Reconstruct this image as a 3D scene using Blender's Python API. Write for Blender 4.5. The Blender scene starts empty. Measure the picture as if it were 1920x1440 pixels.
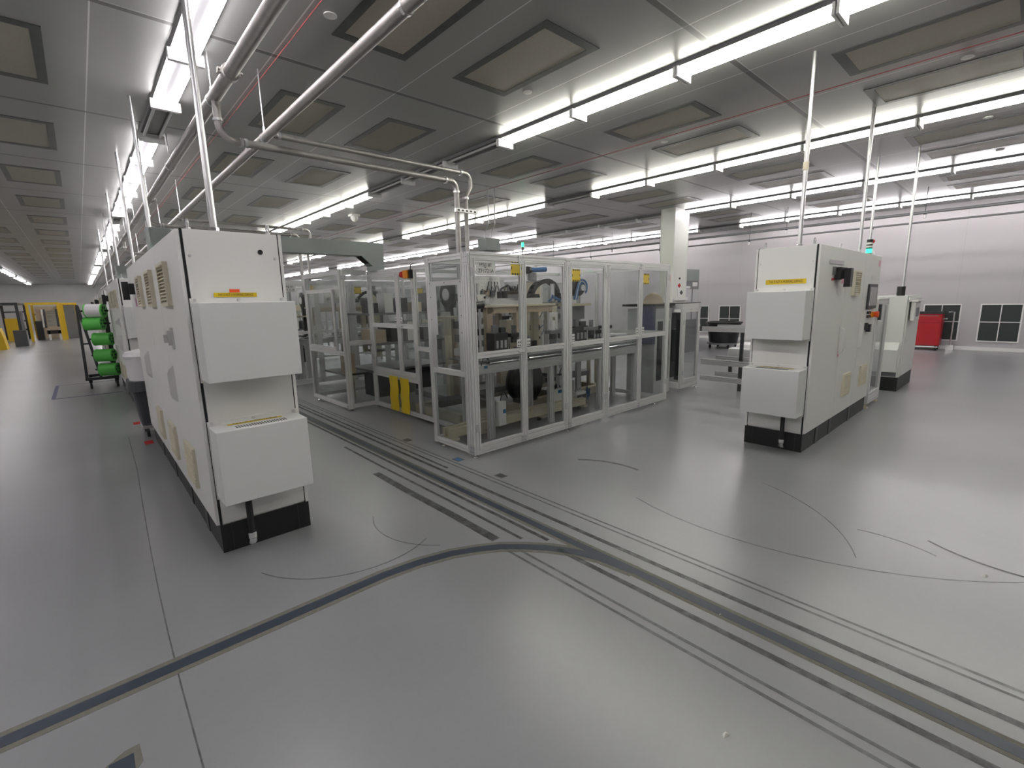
import bpy, bmesh, math, random
from math import sin, cos, pi, radians
from mathutils import Vector, Matrix
random.seed(7)
SC = bpy.context.scene
COL = SC.collection
# ---------------------------------------------------------------- materials
def nt(name):
    m = bpy.data.materials.new(name); m.use_nodes = True
    t = m.node_tree; b = t.nodes['Principled BSDF']
    return m, t, b
def mat(name, col, rough=.5, metal=0., spec=.5, bump=0., bscale=200., var=0., vscale=6., emit=None, estr=0., coat=0.):
    m, t, b = nt(name)
    b.inputs['Base Color'].default_value = (*col, 1); b.inputs['Roughness'].default_value = rough
    b.inputs['Metallic'].default_value = metal; b.inputs['Specular IOR Level'].default_value = spec
    b.inputs['Coat Weight'].default_value = coat
    tc = t.nodes.new('ShaderNodeTexCoord')
    if var:
        n = t.nodes.new('ShaderNodeTexNoise'); n.inputs['Scale'].default_value = vscale; n.inputs['Detail'].default_value = 2
        t.links.new(tc.outputs['Object'], n.inputs['Vector'])
        r = t.nodes.new('ShaderNodeMapRange'); r.inputs[3].default_value = 1 - var; r.inputs[4].default_value = 1 + var
        t.links.new(n.outputs['Fac'], r.inputs[0])
        x = t.nodes.new('ShaderNodeVectorMath'); x.operation = 'SCALE'; x.inputs[0].default_value = col
        t.links.new(r.outputs[0], x.inputs['Scale']); t.links.new(x.outputs[0], b.inputs['Base Color'])
    if bump:
        n2 = t.nodes.new('ShaderNodeTexNoise'); n2.inputs['Scale'].default_value = bscale; n2.inputs['Detail'].default_value = 1
        t.links.new(tc.outputs['Object'], n2.inputs['Vector'])
        bp = t.nodes.new('ShaderNodeBump'); bp.inputs['Strength'].default_value = bump; bp.inputs['Distance'].default_value = .002
        t.links.new(n2.outputs['Fac'], bp.inputs['Height']); t.links.new(bp.outputs[0], b.inputs['Normal'])
    if emit:
        b.inputs['Emission Color'].default_value = (*emit, 1); b.inputs['Emission Strength'].default_value = estr
    return m
M = {}
M['white'] = mat('cabinet_paint', (.76, .76, .73), .40, bump=.15, bscale=350)
M['whited'] = mat('cooler_paint', (.70, .71, .69), .48, bump=.25, bscale=420)
M['cream_vent'] = mat('vent_cream', (.66, .62, .48), .5)
M['black'] = mat('black_paint', (.012, .013, .013), .45)
M['gap'] = mat('gasket_black', (.008, .008, .008), .7)
M['alu'] = mat('anodised_aluminium', (.74, .74, .73), .34, metal=.25, var=.05, vscale=3)
M['alu_d'] = mat('aluminium_plate', (.60, .60, .61), .42, metal=.55)
M['steel'] = mat('galvanised_steel', (.36, .345, .33), .45, metal=.7, var=.22, vscale=9)
M['steel_b'] = mat('zinc_conduit', (.66, .66, .66), .3, metal=.8)
M['chrome'] = mat('chrome', (.8, .8, .8), .15, metal=1.)
M['dark'] = mat('dark_metal', (.05, .052, .055), .4, metal=.3)
M['midgrey'] = mat('grey_metal', (.20, .205, .21), .45, metal=.3)
M['plast'] = mat('black_plastic', (.015, .015, .016), .35)
M['rubber'] = mat('rubber', (.02, .02, .02), .7)
M['cream'] = mat('cream_paint', (.62, .56, .42), .45)
M['tan'] = mat('tan_wood_paint', (.45, .36, .26), .5)
M['yellow'] = mat('yellow_vinyl', (.72, .52, .015), .45)
M['yellow2'] = mat('yellow_guard_paint', (.62, .40, .015), .45)
M['orange'] = mat('orange_plastic', (.75, .25, .01), .4)
M['oranget'] = mat('orange_tape', (.85, .10, .02), .5)
M['red'] = mat('red_enamel', (.42, .008, .015), .3)
M['redp'] = mat('red_plastic', (.5, .01, .01), .4)
M['green'] = mat('green_plastic', (.12, .56, .09), .4)
M['greend'] = mat('green_hub', (.01, .10, .02), .5)
M['wplast'] = mat('white_plastic', (.72, .72, .70), .45)
M['bag'] = mat('white_bag', (.78, .76, .77), .35, bump=.6, bscale=25)
M['paper'] = mat('white_label', (.74, .74, .72), .55)
M['blue'] = mat('blue_label', (.03, .16, .36), .45)
M['bluep'] = mat('blue_hose', (.03, .12, .30), .35)
M['pink'] = mat('pink_tag', (.70, .35, .48), .5)
M['duct'] = mat('duct_grey', (.25, .28, .265), .45)
M['gbin'] = mat('bin_grey', (.06, .063, .07), .5)
M['mesh'] = mat('grille_mesh', (.022, .028, .028), .55, bump=.5, bscale=150, var=.25, vscale=60)
M['media'] = mat('filter_media', (.36, .33, .275), .55, bump=.4, bscale=260, var=.10, vscale=40)
M['fframe'] = mat('filter_frame', (.085, .09, .085), .32, metal=.5, var=.45, vscale=7)
M['lampw'] = mat('lamp_housing', (.88, .88, .86), .4)
M['lampg'] = mat('lamp_rail', (.14, .14, .145), .45, metal=.2)
M['tube_off'] = mat('tube_unlit', (.62, .62, .62), .3)
M['screen'] = mat('screen_grey', (.33, .32, .32), .2)
M['column'] = mat('column_panel', (.68, .69, .64), .4)
M['beige'] = mat('beige_cloth', (.62, .50, .38), .8)
M['ink'] = mat('ink', (.02, .02, .02), .6)
M['led'] = mat('green_lamp', (.02, .5, .2), .3, emit=(.03, .9, .30), estr=1.1)
M['sensewire'] = mat('red_wire', (.35, .06, .06), .5)
M['chip'] = mat('paint_chip', (.75, .74, .68), .6)
M['tape'] = mat('floor_tape_blue', (.032, .045, .066), .4, var=.25, vscale=15)
M['grout'] = mat('grout_tan', (.15, .145, .12), .7, var=.3, vscale=30)
M['ctape'] = mat('navy_tape', (.055, .06, .14), .5)
ES = 13.
M['tube_w'] = mat('tube_warm', (1, 1, 1), .4, emit=(1., .985, .88), estr=ES)
M['tube_c'] = mat('tube_cool', (1, 1, 1), .4, emit=(1., .955, .975), estr=ES)
def glass():
    m, t, b = nt('clear_polycarbonate'); t.nodes.remove(b)
    tr = t.nodes.new('ShaderNodeBsdfTransparent'); tr.inputs[0].default_value = (.90, .91, .91, 1)
    gl = t.nodes.new('ShaderNodeBsdfGlossy'); gl.inputs['Roughness'].default_value = .06
    lw = t.nodes.new('ShaderNodeLayerWeight'); pw = t.nodes.new('ShaderNodeMath'); pw.operation = 'POWER'; pw.inputs[1].default_value = 5.
    t.links.new(lw.outputs['Facing'], pw.inputs[0])
    fr = t.nodes.new('ShaderNodeMapRange'); fr.inputs[3].default_value = .035; fr.inputs[4].default_value = .75; t.links.new(pw.outputs[0], fr.inputs[0])
    lw.inputs[0].default_value = .5
    mx = t.nodes.new('ShaderNodeMixShader')
    t.links.new(fr.outputs[0], mx.inputs[0]); t.links.new(tr.outputs[0], mx.inputs[1]); t.links.new(gl.outputs[0], mx.inputs[2])
    t.links.new(mx.outputs[0], t.nodes['Material Output'].inputs[0]); return m
M['glass'] = glass()
# ---------------------------------------------------------------- mesh builder
ORG = {}
class MB:
    def __init__(s, f=None): s.v = []; s.f = []; s.mi = []; s.fn = f
    def _add(s, vs, fs, m=0):
        o = len(s.v); s.v += [tuple(s.fn(*p)) if s.fn else tuple(p) for p in vs]
        for f in fs: s.f.append([i + o for i in f]); s.mi.append(m)
        return s
    def box(s, x0, x1, y0, y1, z0, z1, m=0):
        vs = [(x, y, z) for x in (x0, x1) for y in (y0, y1) for z in (z0, z1)]
        return s._add(vs, [(0, 1, 3, 2), (4, 6, 7, 5), (0, 4, 5, 1), (2, 3, 7, 6), (0, 2, 6, 4), (1, 5, 7, 3)], m)
    def ext(s, poly, axis, a, b, m=0):       # poly: 2D points in the other two axes (cyclic order x,y,z without axis)
        n = len(poly)
        def mk(p, q):
            return {'x': (q, p[0], p[1]), 'y': (p[0], q, p[1]), 'z': (p[0], p[1], q)}[axis]
        vs = [mk(p, a) for p in poly] + [mk(p, b) for p in poly]
        fs = [list(range(n))[::-1], list(range(n, 2 * n))] + [(i, (i + 1) % n, n + (i + 1) % n, n + i) for i in range(n)]
        return s._add(vs, fs, m)
    def cyl(s, p0, p1, r, n=12, r2=None, m=0):
        p0, p1 = Vector(p0), Vector(p1); d = (p1 - p0).normalized()
        a = d.orthogonal().normalized(); b = d.cross(a); r2 = r if r2 is None else r2
        vs = [tuple(p + (a * cos(2 * pi * i / n) + b * sin(2 * pi * i / n)) * q) for p, q in ((p0, r), (p1, r2)) for i in range(n)]
        fs = [list(range(n))[::-1], list(range(n, 2 * n))] + [(i, (i + 1) % n, n + (i + 1) % n, n + i) for i in range(n)]
        return s._add(vs, fs, m)
    def tube(s, pts, r, n=8, closed=False, m=0):
        P = [Vector(p) for p in pts]; k = len(P); vs = []; a = None
        for i, p in enumerate(P):
            d = (P[(i + 1) % k] - P[i - 1]) if closed else (P[min(i + 1, k - 1)] - P[max(i - 1, 0)])
            d.normalize(); a = d.orthogonal() if a is None else (a - d * a.dot(d))
            a.normalize(); b = d.cross(a)
            vs += [tuple(p + (a * cos(2 * pi * j / n) + b * sin(2 * pi * j / n)) * r) for j in range(n)]
        fs = []
        for i in range(k if closed else k - 1):
            i2 = (i + 1) % k
            fs += [(i * n + j, i * n + (j + 1) % n, i2 * n + (j + 1) % n, i2 * n + j) for j in range(n)]
        if not closed: fs += [list(range(n))[::-1], list(range((k - 1) * n, k * n))]
        return s._add(vs, fs, m)
    def lathe(s, c, prof, n=20, axis='z', m=0):   # prof [(r,h)]
        vs = []
        for r, h in prof:
            for i in range(n):
                a, b = r * cos(2 * pi * i / n), r * sin(2 * pi * i / n)
                o = {'z': (a, b, h), 'x': (h, a, b), 'y': (a, h, b)}[axis]
                vs.append((c[0] + o[0], c[1] + o[1], c[2] + o[2]))
        k = len(prof)
        fs = [(i * n + j, i * n + (j + 1) % n, (i + 1) * n + (j + 1) % n, (i + 1) * n + j) for i in range(k - 1) for j in range(n)]
        fs += [list(range(n))[::-1], list(range((k - 1) * n, k * n))]
        return s._add(vs, fs, m)
    def prof(s, axis, a, b, u0, u1, w0, w1):    # T-slot aluminium extrusion along axis; u,w = the other two axes in xyz order
        sl, dp = .0055, .012
        def side(p, q, nx, ny):   # points from corner p to q (excluding q) with slots; normal inward (nx,ny)
            L = math.hypot(q[0] - p[0], q[1] - p[1]); k = max(1, round(L / .045)); dx, dy = (q[0] - p[0]) / L, (q[1] - p[1]) / L
            out = [p]
            for i in range(k):
                c = L * (i + .5) / k
                for t, d in ((c - sl, 0), (c - sl, dp), (c + sl, dp), (c + sl, 0)):
                    out.append((p[0] + dx * t + nx * d, p[1] + dy * t + ny * d))
            return out
        poly = side((u0, w0), (u1, w0), 0, 1) + side((u1, w0), (u1, w1), -1, 0) + side((u1, w1), (u0, w1), 0, -1) + side((u0, w1), (u0, w0), 1, 0)
        return s.ext(poly, axis, a, b)
    def build(s, name, mt, parent=None, loc=None, bevel=0., smooth=False, label=None):
        me = bpy.data.meshes.new(name)
        o = Vector(ORG[parent.name] if parent else (loc or (0, 0, 0)))
        me.from_pydata([tuple(Vector(v) - o) for v in s.v], [], s.f)
        ms = mt if isinstance(mt, (list, tuple)) else [mt]
        for q in ms: me.materials.append(M[q] if isinstance(q, str) else q)
        me.polygons.foreach_set('material_index', s.mi)
        bm = bmesh.new(); bm.from_mesh(me); bmesh.ops.recalc_face_normals(bm, faces=bm.faces[:])
        if bevel: bmesh.ops.bevel(bm, geom=bm.edges[:], offset=bevel, segments=2, affect='EDGES', profile=.5)
        bm.to_mesh(me); bm.free()
        if smooth:
            me.polygons.foreach_set('use_smooth', [True] * len(me.polygons))
            try: me.set_sharp_from_angle(angle=radians(40))
            except Exception: pass
        ob = bpy.data.objects.new(name, me); COL.objects.link(ob)
        ORG[ob.name] = tuple(o)
        if parent: ob.parent = parent
        else: ob.location = o
        if label: ob['label'] = label
        return ob
def T(name, label, cat, loc, group=None):
    o = bpy.data.objects.new(name, None); COL.objects.link(o); o.location = loc; o.empty_display_size = .1
    ORG[o.name] = tuple(loc); return tag(o, label, cat, group)
def tag(o, label, cat, group=None):
    o['label'] = label; o['category'] = cat
    if group: o['group'] = group
    return o
def struct(mb, name, mt, **k):
    o = mb.build(name, mt, **k); o['kind'] = 'structure'; return o
def one(mb, name, mt, label, cat, loc, group=None, **k):
    return tag(mb.build(name, mt, None, loc, **k), label, cat, group)
def cp(o, parent=None):
    c = o.copy(); COL.objects.link(c)
    if parent: c.parent = parent
    ORG[c.name] = ORG.get(o.name, (0, 0, 0))
    for ch in list(o.children): cp(ch, c)
    return c
def clone(o, d, label, group=None):
    c = cp(o); c.location = o.location + Vector(d); c['label'] = label
    if group: c['group'] = group
    return c
def text(name, s, size, origin, xdir, ydir, mt, parent, align='CENTER', thick=.0006, sx=1.):
    cu = bpy.data.curves.new(name + '_c', 'FONT'); cu.body = s; cu.size = size; cu.align_x = align; cu.align_y = 'CENTER'; cu.extrude = thick
    tmp = bpy.data.objects.new('tmp_text', cu); COL.objects.link(tmp); bpy.context.view_layer.update()
    me = bpy.data.meshes.new_from_object(tmp.evaluated_get(bpy.context.evaluated_depsgraph_get()))
    bpy.data.objects.remove(tmp); bpy.data.curves.remove(cu)
    x = Vector(xdir).normalized(); y = Vector(ydir).normalized(); z = x.cross(y)
    o = Vector(ORG[parent.name])
    mx = Matrix(((x[0], y[0], z[0], 0), (x[1], y[1], z[1], 0), (x[2], y[2], z[2], 0), (0, 0, 0, 1)))
    me.transform(Matrix.Translation(Vector(origin) - o) @ mx @ Matrix.Diagonal((sx, 1, 1, 1)))
    me.materials.clear(); me.materials.append(M[mt])
    ob = bpy.data.objects.new(name, me); COL.objects.link(ob); ob.parent = parent; ORG[ob.name] = tuple(o)
    return ob
ORDW = 'first second third fourth fifth sixth seventh eighth ninth tenth eleventh twelfth thirteenth fourteenth fifteenth sixteenth seventeenth eighteenth nineteenth'.split()
def nth(i):
    if i < 19: return ORDW[i]
    t = ['twentieth', 'thirtieth', 'fortieth', 'fiftieth']; w = ['twenty', 'thirty', 'forty', 'fifty']; k, r = divmod(i + 1, 10)
    return t[k - 2] if r == 0 else w[k - 2] + '-' + ORDW[r - 1]
# ---------------------------------------------------------------- camera (fitted to the photograph's vanishing points)
F_PX, EYE = 879.88, 1.70
yaw, pit, rol = radians(42.1293), radians(-10.1524), radians(-1.3027)
fw = Vector((sin(yaw) * cos(pit), cos(yaw) * cos(pit), sin(pit))); r0 = Vector((cos(yaw), -sin(yaw), 0)); u0 = r0.cross(fw)
rt = r0 * cos(rol) + u0 * sin(rol); up = -r0 * sin(rol) + u0 * cos(rol)
cam = bpy.data.cameras.new('camera'); co = bpy.data.objects.new('camera', cam); COL.objects.link(co)
co.matrix_world = Matrix(((rt[0], up[0], -fw[0], 0), (rt[1], up[1], -fw[1], 0), (rt[2], up[2], -fw[2], EYE), (0, 0, 0, 1)))
cam.sensor_width = 36; cam.lens = 36 * F_PX / 1920; cam.clip_start = .05; cam.clip_end = 300
SC.camera = co
def pix(p):
    q = Vector(p) - Vector((0, 0, EYE)); d = q.dot(fw)
    return (960 + F_PX * q.dot(rt) / d, 720 - F_PX * q.dot(up) / d) if d > .1 else None
def inview(p, m=150):
    q = pix(p); return bool(q) and -m < q[0] < 1920 + m and -m < q[1] < 1440 + m
# ---------------------------------------------------------------- room shell
H, XR, YB, XL, YN = 4.11, 18.62, 62., -9.7, -6.
class G:                                        # tiny node helper
    def __init__(s, t): s.t = t
    def n(s, ty, **k):
        x = s.t.nodes.new('ShaderNode' + ty)
        for a, b in k.items(): setattr(x, a, b)
        return x
    def m(s, op, a, b=None, c=None, clamp=False):
        x = s.n('Math', operation=op); x.use_clamp = clamp
        for i, q in enumerate((a, b, c)):
            if q is None: continue
            if isinstance(q, (int, float)): x.inputs[i].default_value = q
            else: s.t.links.new(q, x.inputs[i])
        return x.outputs[0]
    def noise(s, vec, scale, detail=4, rough=.5, lo=.3, hi=.7):
        x = s.n('TexNoise'); x.inputs['Scale'].default_value = scale; x.inputs['Detail'].default_value = detail; x.inputs['Roughness'].default_value = rough
        s.t.links.new(vec, x.inputs['Vector']); return s.m('MULTIPLY', s.m('SUBTRACT', x.outputs['Fac'], lo), 1 / (hi - lo), clamp=True)
    def band(s, c, x0, w, soft=.006):           # 1 inside |c-x0|<w
        return s.m('DIVIDE', s.m('SUBTRACT', w + soft, s.m('ABSOLUTE', s.m('SUBTRACT', c, x0))), soft, clamp=True)
def floor_material():
    m, t, b = nt('grey_epoxy_floor'); g = G(t)
    P = g.n('NewGeometry').outputs['Position']; sp = g.n('SeparateXYZ'); t.links.new(P, sp.inputs[0]); X, Y = sp.outputs[0], sp.outputs[1]
    big = g.noise(P, .7, 1, .6); fine = g.noise(P, 30, 1, .6); mid = g.noise(P, 5, 5, .7, .15, .9)
    val = g.m('ADD', .235, g.m('ADD', g.m('MULTIPLY', big, .03), g.m('ADD', g.m('MULTIPLY', fine, .006), g.m('MULTIPLY', mid, -.010))))
    dark = 0.
    # smudges and specks
    sm = g.n('TexNoise'); sm.inputs['Scale'].default_value = 1.3; sm.inputs['Detail'].default_value = 6; sm.inputs['Roughness'].default_value = .72
    t.links.new(P, sm.inputs['Vector'])
    smu = g.m('MULTIPLY', g.m('SUBTRACT', sm.outputs['Fac'], .50), 1.6, clamp=True)
    vo = g.n('TexVoronoi'); vo.inputs['Scale'].default_value = 4.2; t.links.new(P, vo.inputs['Vector'])
    spk = g.m('MULTIPLY', g.m('LESS_THAN', vo.outputs['Distance'], .028), g.m('GREATER_THAN', g.noise(P, 1.3, 2), .78))
    dark = g.m('MAXIMUM', dark, g.m('MAXIMUM', g.m('MULTIPLY', smu, .16), g.m('MULTIPLY', spk, .55)))
    val = g.m('MULTIPLY', val, g.m('SUBTRACT', 1., dark))
    c = g.n('CombineColor'); t.links.new(val, c.inputs[0]); t.links.new(g.m('MULTIPLY', val, 1.02), c.inputs[1]); t.links.new(g.m('MULTIPLY', val, 1.05), c.inputs[2])
    t.links.new(c.outputs[0], b.inputs['Base Color'])
    b.inputs['Roughness'].default_value = .29
    b.inputs['Specular IOR Level'].default_value = .85
    return m
def ceiling_material():
    m, t, b = nt('steel_ceiling_panels'); g = G(t)
    P = g.n('NewGeometry').outputs['Position']; sp = g.n('SeparateXYZ'); t.links.new(P, sp.inputs[0]); X, Y = sp.outputs[0], sp.outputs[1]
    fx = g.m('SUBTRACT', g.m('FLOORED_MODULO', g.m('SUBTRACT', X, .39 - .67), 1.343), .67)
    fy = g.m('SUBTRACT', g.m('FLOORED_MODULO', g.m('SUBTRACT', Y, 5.30 - 1.44), 2.88), 1.44)
    seam_glint = g.band(fx, 0, .004, .004); dy = g.band(fy, 0, .028, .006); ey = g.band(fy, -.034, .004, .003)
    v = g.m('ADD', .32, g.m('MULTIPLY', g.noise(P, .6, 1), .035))
    v = g.m('ADD', v, g.m('MULTIPLY', seam_glint, .38)); v = g.m('MULTIPLY', v, g.m('SUBTRACT', 1., g.m('MULTIPLY', dy, .62))); v = g.m('ADD', v, g.m('MULTIPLY', ey, .2))  # specular glint of the lengthwise panel seams painted into the base colour
    c = g.n('CombineColor'); t.links.new(v, c.inputs[0]); t.links.new(v, c.inputs[1]); t.links.new(g.m('MULTIPLY', v, .98), c.inputs[2])
    t.links.new(c.outputs[0], b.inputs['Base Color']); b.inputs['Metallic'].default_value = .35; b.inputs['Roughness'].default_value = .33
    return m
def wall_material(name, col, rough):
    m, t, b = nt(name); g = G(t)
    P = g.n('NewGeometry').outputs['Position']; sp = g.n('SeparateXYZ'); t.links.new(P, sp.inputs[0])
    fy = g.m('SUBTRACT', g.m('FLOORED_MODULO', g.m('ADD', sp.outputs[1], sp.outputs[0]), 1.22), .61)
    s = g.m('MULTIPLY', g.band(fy, 0, .004, .004), .10); v = g.m('SUBTRACT', g.m('ADD', .98, g.m('MULTIPLY', g.noise(P, .5, 3), .04)), s)
    x = g.n('VectorMath', operation='SCALE'); x.inputs[0].default_value = col; t.links.new(v, x.inputs['Scale']); t.links.new(x.outputs[0], b.inputs['Base Color'])
    b.inputs['Roughness'].default_value = rough
    return m
M['floor'] = floor_material(); M['ceil'] = ceiling_material()
M['wall'] = wall_material('white_wall_panel', (.44, .42, .425), .30); M['wallb'] = wall_material('grey_wall_panel', (.50, .50, .49), .5)
struct(MB().box(XL, XR, YN, YB, -.1, 0), 'floor', 'floor')
struct(MB().box(XL, XR, YN, YB, H, H + .1), 'ceiling', 'ceil')
struct(MB().box(XR, XR + .1, YN, YB, 0, H), 'wall_right', 'wall')
struct(MB().box(XL - .1, XL, YN, YB, 0, H), 'wall_left', 'wallb')
struct(MB().box(XL, XR, YB, YB + .1, 0, H), 'wall_back', 'wallb')
struct(MB().box(XL, XR, YN - .1, YN, 0, H), 'wall_front', 'wallb')
struct(MB().box(XR - .02, XR, YN, YB, 0, .10), 'baseboard_right', 'wplast')
colm = struct(MB().box(12.5, 13.25, 6.95, 7.37, 0, H), 'column', 'column')
cs = MB()
for x, y in ((12.5, 6.95), (13.25, 6.95), (12.5, 7.37)): cs.box(x - .012, x + .012, y - .012, y + .012, 0, H)
struct(cs, 'trim_1', 'wplast')
# floor track strips
def strip(path, w, z, name, mt):
    mb = MB(); L = []; R = []
    for i, p in enumerate(path):
        a = Vector(path[max(i - 1, 0)]); b = Vector(path[min(i + 1, len(path) - 1)]); d = (b - a).normalized(); n = Vector((-d[1], d[0]))
        L.append(Vector(p) + n * w / 2); R.append(Vector(p) - n * w / 2)
    k = len(path); vs = [(q[0], q[1], zz) for zz in (0.0002, z) for q in L + R]; fs = []
    for i in range(k - 1):
        fs += [(i, i + 1, k + i + 1, k + i), (2 * k + i, 2 * k + i + 1, 3 * k + i + 1, 3 * k + i), (i, i + 1, 2 * k + i + 1, 2 * k + i), (k + i, k + i + 1, 3 * k + i + 1, 3 * k + i)]
    fs += [(0, k, 3 * k, 2 * k), (k - 1, 2 * k - 1, 4 * k - 1, 3 * k - 1)]
    mb._add(vs, fs); return struct(mb, name, mt)
main = [(2.365, -5.5), (2.365, 20.)]
curve = [(-8, 2.585), (-3, 2.585), (0, 2.585), (.9, 2.582)] + [(1.2 + .0, 2.58)] + [(1.44, 2.55), (1.66, 2.49), (1.82, 2.41), (1.96, 2.32), (2.08, 2.20), (2.18, 2.08), (2.27, 1.93), (2.335, 1.74), (2.36, 1.5)]
strip(main, .115, .0010, 'floor_marking', 'grout'); strip(main, .062, .0018, 'floor_marking', 'tape')
strip(curve, .135, .0012, 'floor_marking', 'grout'); strip(curve, .07, .0020, 'floor_marking', 'tape')
def mark_material(name, k, sc):
    m, t, b = nt(name); g = G(t); P = g.n('NewGeometry').outputs['Position']
    b.inputs['Base Color'].default_value = (.045, .045, .045, 1); b.inputs['Roughness'].default_value = .35
    tr = t.nodes.new('ShaderNodeBsdfTransparent'); mx = t.nodes.new('ShaderNodeMixShader')
    t.links.new(g.m('MULTIPLY', k, g.m('ADD', .35, g.m('MULTIPLY', g.noise(P, sc, 4, .7, .25, .65), .65))), mx.inputs[0])
    t.links.new(tr.outputs[0], mx.inputs[1]); t.links.new(b.outputs[0], mx.inputs[2]); t.links.new(mx.outputs[0], t.nodes['Material Output'].inputs[0]); return m
M['mark'] = mark_material('tyre_mark', .40, 11); M['mark2'] = mark_material('scuff_mark', .26, 8)
zz = .0022
for x0, w, mt, lo, hi in ((2.525, .036, 'mark', -5, 9.5), (2.70, .015, 'mark2', -5, 9.5), (2.755, .015, 'mark2', -5, 9.5), (2.215, .038, 'mark', -5, 2.02), (2.02, .018, 'mark2', -5, 2.24), (1.955, .018, 'mark2', -5, 2.28), (2.0, .07, 'mark', 2.42, 4.3), (2.14, .026, 'mark', 2.3, 5.4), (2.26, .03, 'mark', 2.15, 12), (2.60, .025, 'mark', 3.9, 10.)):
    zz += .00004; strip([(x0, lo), (x0 + .006, lo + (hi - lo) * .3), (x0 - .004, lo + (hi - lo) * .7), (x0 + .003, hi)], w, zz, 'floor_marking', mt)
for cx, cy, R_, w, mt, a0, a1 in ((4.62, -.12, .66, .015, 'mark', 140, 225), (3.36, .55, .62, .009, 'mark2', -30, 12), (5.3, 1.4, 2.1, .006, 'mark2', 160, 250), (3.2, 2.62, .72, .03, 'mark2', -12, 42), (2.05, 3.1, .6, .005, 'mark2', 150, 230), (1.3, 3.4, .7, .006, 'mark2', 200, 300), (3.0, 2.0, 1.5, .005, 'mark2', 290, 340)):
    zz += .00004; strip([(cx + R_ * cos(radians(a0 + (a1 - a0) * i / 16)), cy + R_ * sin(radians(a0 + (a1 - a0) * i / 16))) for i in range(17)], w, zz, 'floor_marking', mt)
strip([(.112, -3), (.113, 2.4), (.118, 2.9), (.128, 3.4), (.145, 4.0), (.18, 5.0), (.23, 6.3), (.26, 8)], .007, .0009, 'floor_marking', 'mark2')
for q in (((-.6, 12.6), (-.6, 14.8)), ((-.6, 14.8), (.45, 14.8)), ((-.6, 12.6), (.45, 12.6))): strip(list(q), .06, .002, 'floor_marking', 'ctape')
# ---------------------------------------------------------------- ceiling lights
def lamp(lit):
    t = T('ceiling_light', 'x', 'ceiling light', (0, 0, H))
    MB().ext([(-.135, H), (-.12, H - .04), (.12, H - .04), (.135, H)], 'y', 0, 1.43).build('housing', 'lampg', t)
    for s in (-1, 1): MB().cyl((s * .085, .04, H - .066), (s * .085, 1.39, H - .066), .018, 8).build('tube', lit, t, smooth=True)
    for y in (.004, 1.40): MB().box(-.145, .145, y, y + .022, H - .14, H - .04).build('end_plate', 'lampw', t)
    return t
PROT = {k: lamp(k) for k in ('tube_w', 'tube_c', 'tube_off')}
ROWS = [(1.07, 'row above the white cabinets', 'tube_c', lambda j: j != 2 and (j < 3 or (j - 3) % 6 != 5)),
        (5.10, 'row over the glazed enclosure', 'tube_w', lambda j: j not in (1, 2, 3) and (j < 8 or j % 11 != 10)),
        (9.13, 'row passing before the pillar', 'tube_w', lambda j: j != 2 and (j < 8 or j % 9 != 8)),
        (13.16, 'row just behind the pillar', 'tube_c', lambda j: j not in (2, 3, 4, 5) and (j < 8 or j % 10 != 9)),
        (17.19, 'row along the white wall', 'tube_c', lambda j: j != 2 and (j < 8 or j % 8 != 7)),
        (-2.96, 'row beyond the open aisle', 'tube_c', lambda j: j < 2 or j % 6 != 5)]
used = set()
for x, desc, mt, lit in ROWS:
    n = 0
    for j in range(-5, 39):
        y0 = 5.68 + 1.43 * (j - 1); c = (x, y0 + .7, H - .08)
        vis = inview(c, 120)
        if not vis and (y0 > 16 or x > 10 and y0 > 10): continue
        k = mt if lit(j) else 'tube_off'
        p = PROT[k]
        o = p if k not in used else cp(p); used.add(k)
        o.location = (x, y0, H)
        if vis:
            o['label'] = f"{'lit' if k != 'tube_off' else 'unlit'} twin-tube ceiling light, {nth(n)} of the {desc}"; n += 1
            o['group'] = 'ceiling lights, ' + desc
        else:
            o['label'] = 'twin-tube ceiling light outside the picture, ' + desc; o['group'] = 'ceiling lights beyond the picture, ' + desc
# ---------------------------------------------------------------- ceiling filters
fl = T('ceiling_filter', 'x', 'ceiling filter', (0, 0, H))
fm = MB()
for a in ((0, .75, 0, .10), (0, .75, 1.32, 1.42), (0, .08, .10, 1.32), (.67, .75, .10, 1.32)): fm.box(*a, H - .006, H)
fm.build('frame', 'fframe', fl); MB().box(.08, .67, .10, 1.32, H - .003, H).build('filter_media', 'media', fl)
first = True
FC = [(-4.695, 'outer aisle'), (-1.995, 'aisle'), (-.665, 'aisle light'), (2.03, 'pipe'), (3.365, 'enclosure front'), (6.06, 'enclosure middle'), (7.395, 'enclosure far end'), (10.09, 'pillar'), (11.425, 'pillar rear'), (14.12, 'wall pipe'), (15.455, 'wall')]
for x, desc in FC:
    n = 0
    for k in range(-2, 17):
        y = 3.16 + 2.88 * k
        if not any(inview((x + a, y + b, H), 0) for a in (0, .75) for b in (0, 1.42)): continue
        o = fl if first else cp(fl); first = False
        o.location = (x, y, H); o['label'] = f'tan framed ceiling filter panel, {nth(n)} of the {desc} strip'; o['group'] = f'ceiling filters of the {desc} strip'; n += 1
for i, (x, y) in enumerate(((1.91, 4.3), (4.25, 4.31), (7.19, 4.23), (7.27, .77), (9.94, .75), (12.37, .72), (3.54, 8.43))):
    d = one(MB().lathe((x, y, H), [(.055, 0), (.055, -.008), (.045, -.012)], 18), 'ceiling_disc', 'wplast',
        f"small round white cover on the ceiling, {['beside the red wire above the pipes', 'beside the big filter before the glazed enclosure', 'between two filters over the enclosure', 'under the large filter at the top edge', 'second from the white wall', 'close to the white wall lights', 'above the enclosure corner pipes'][i]}", 'ceiling cover', (x, y, H), 'round ceiling covers', smooth=True)
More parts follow.
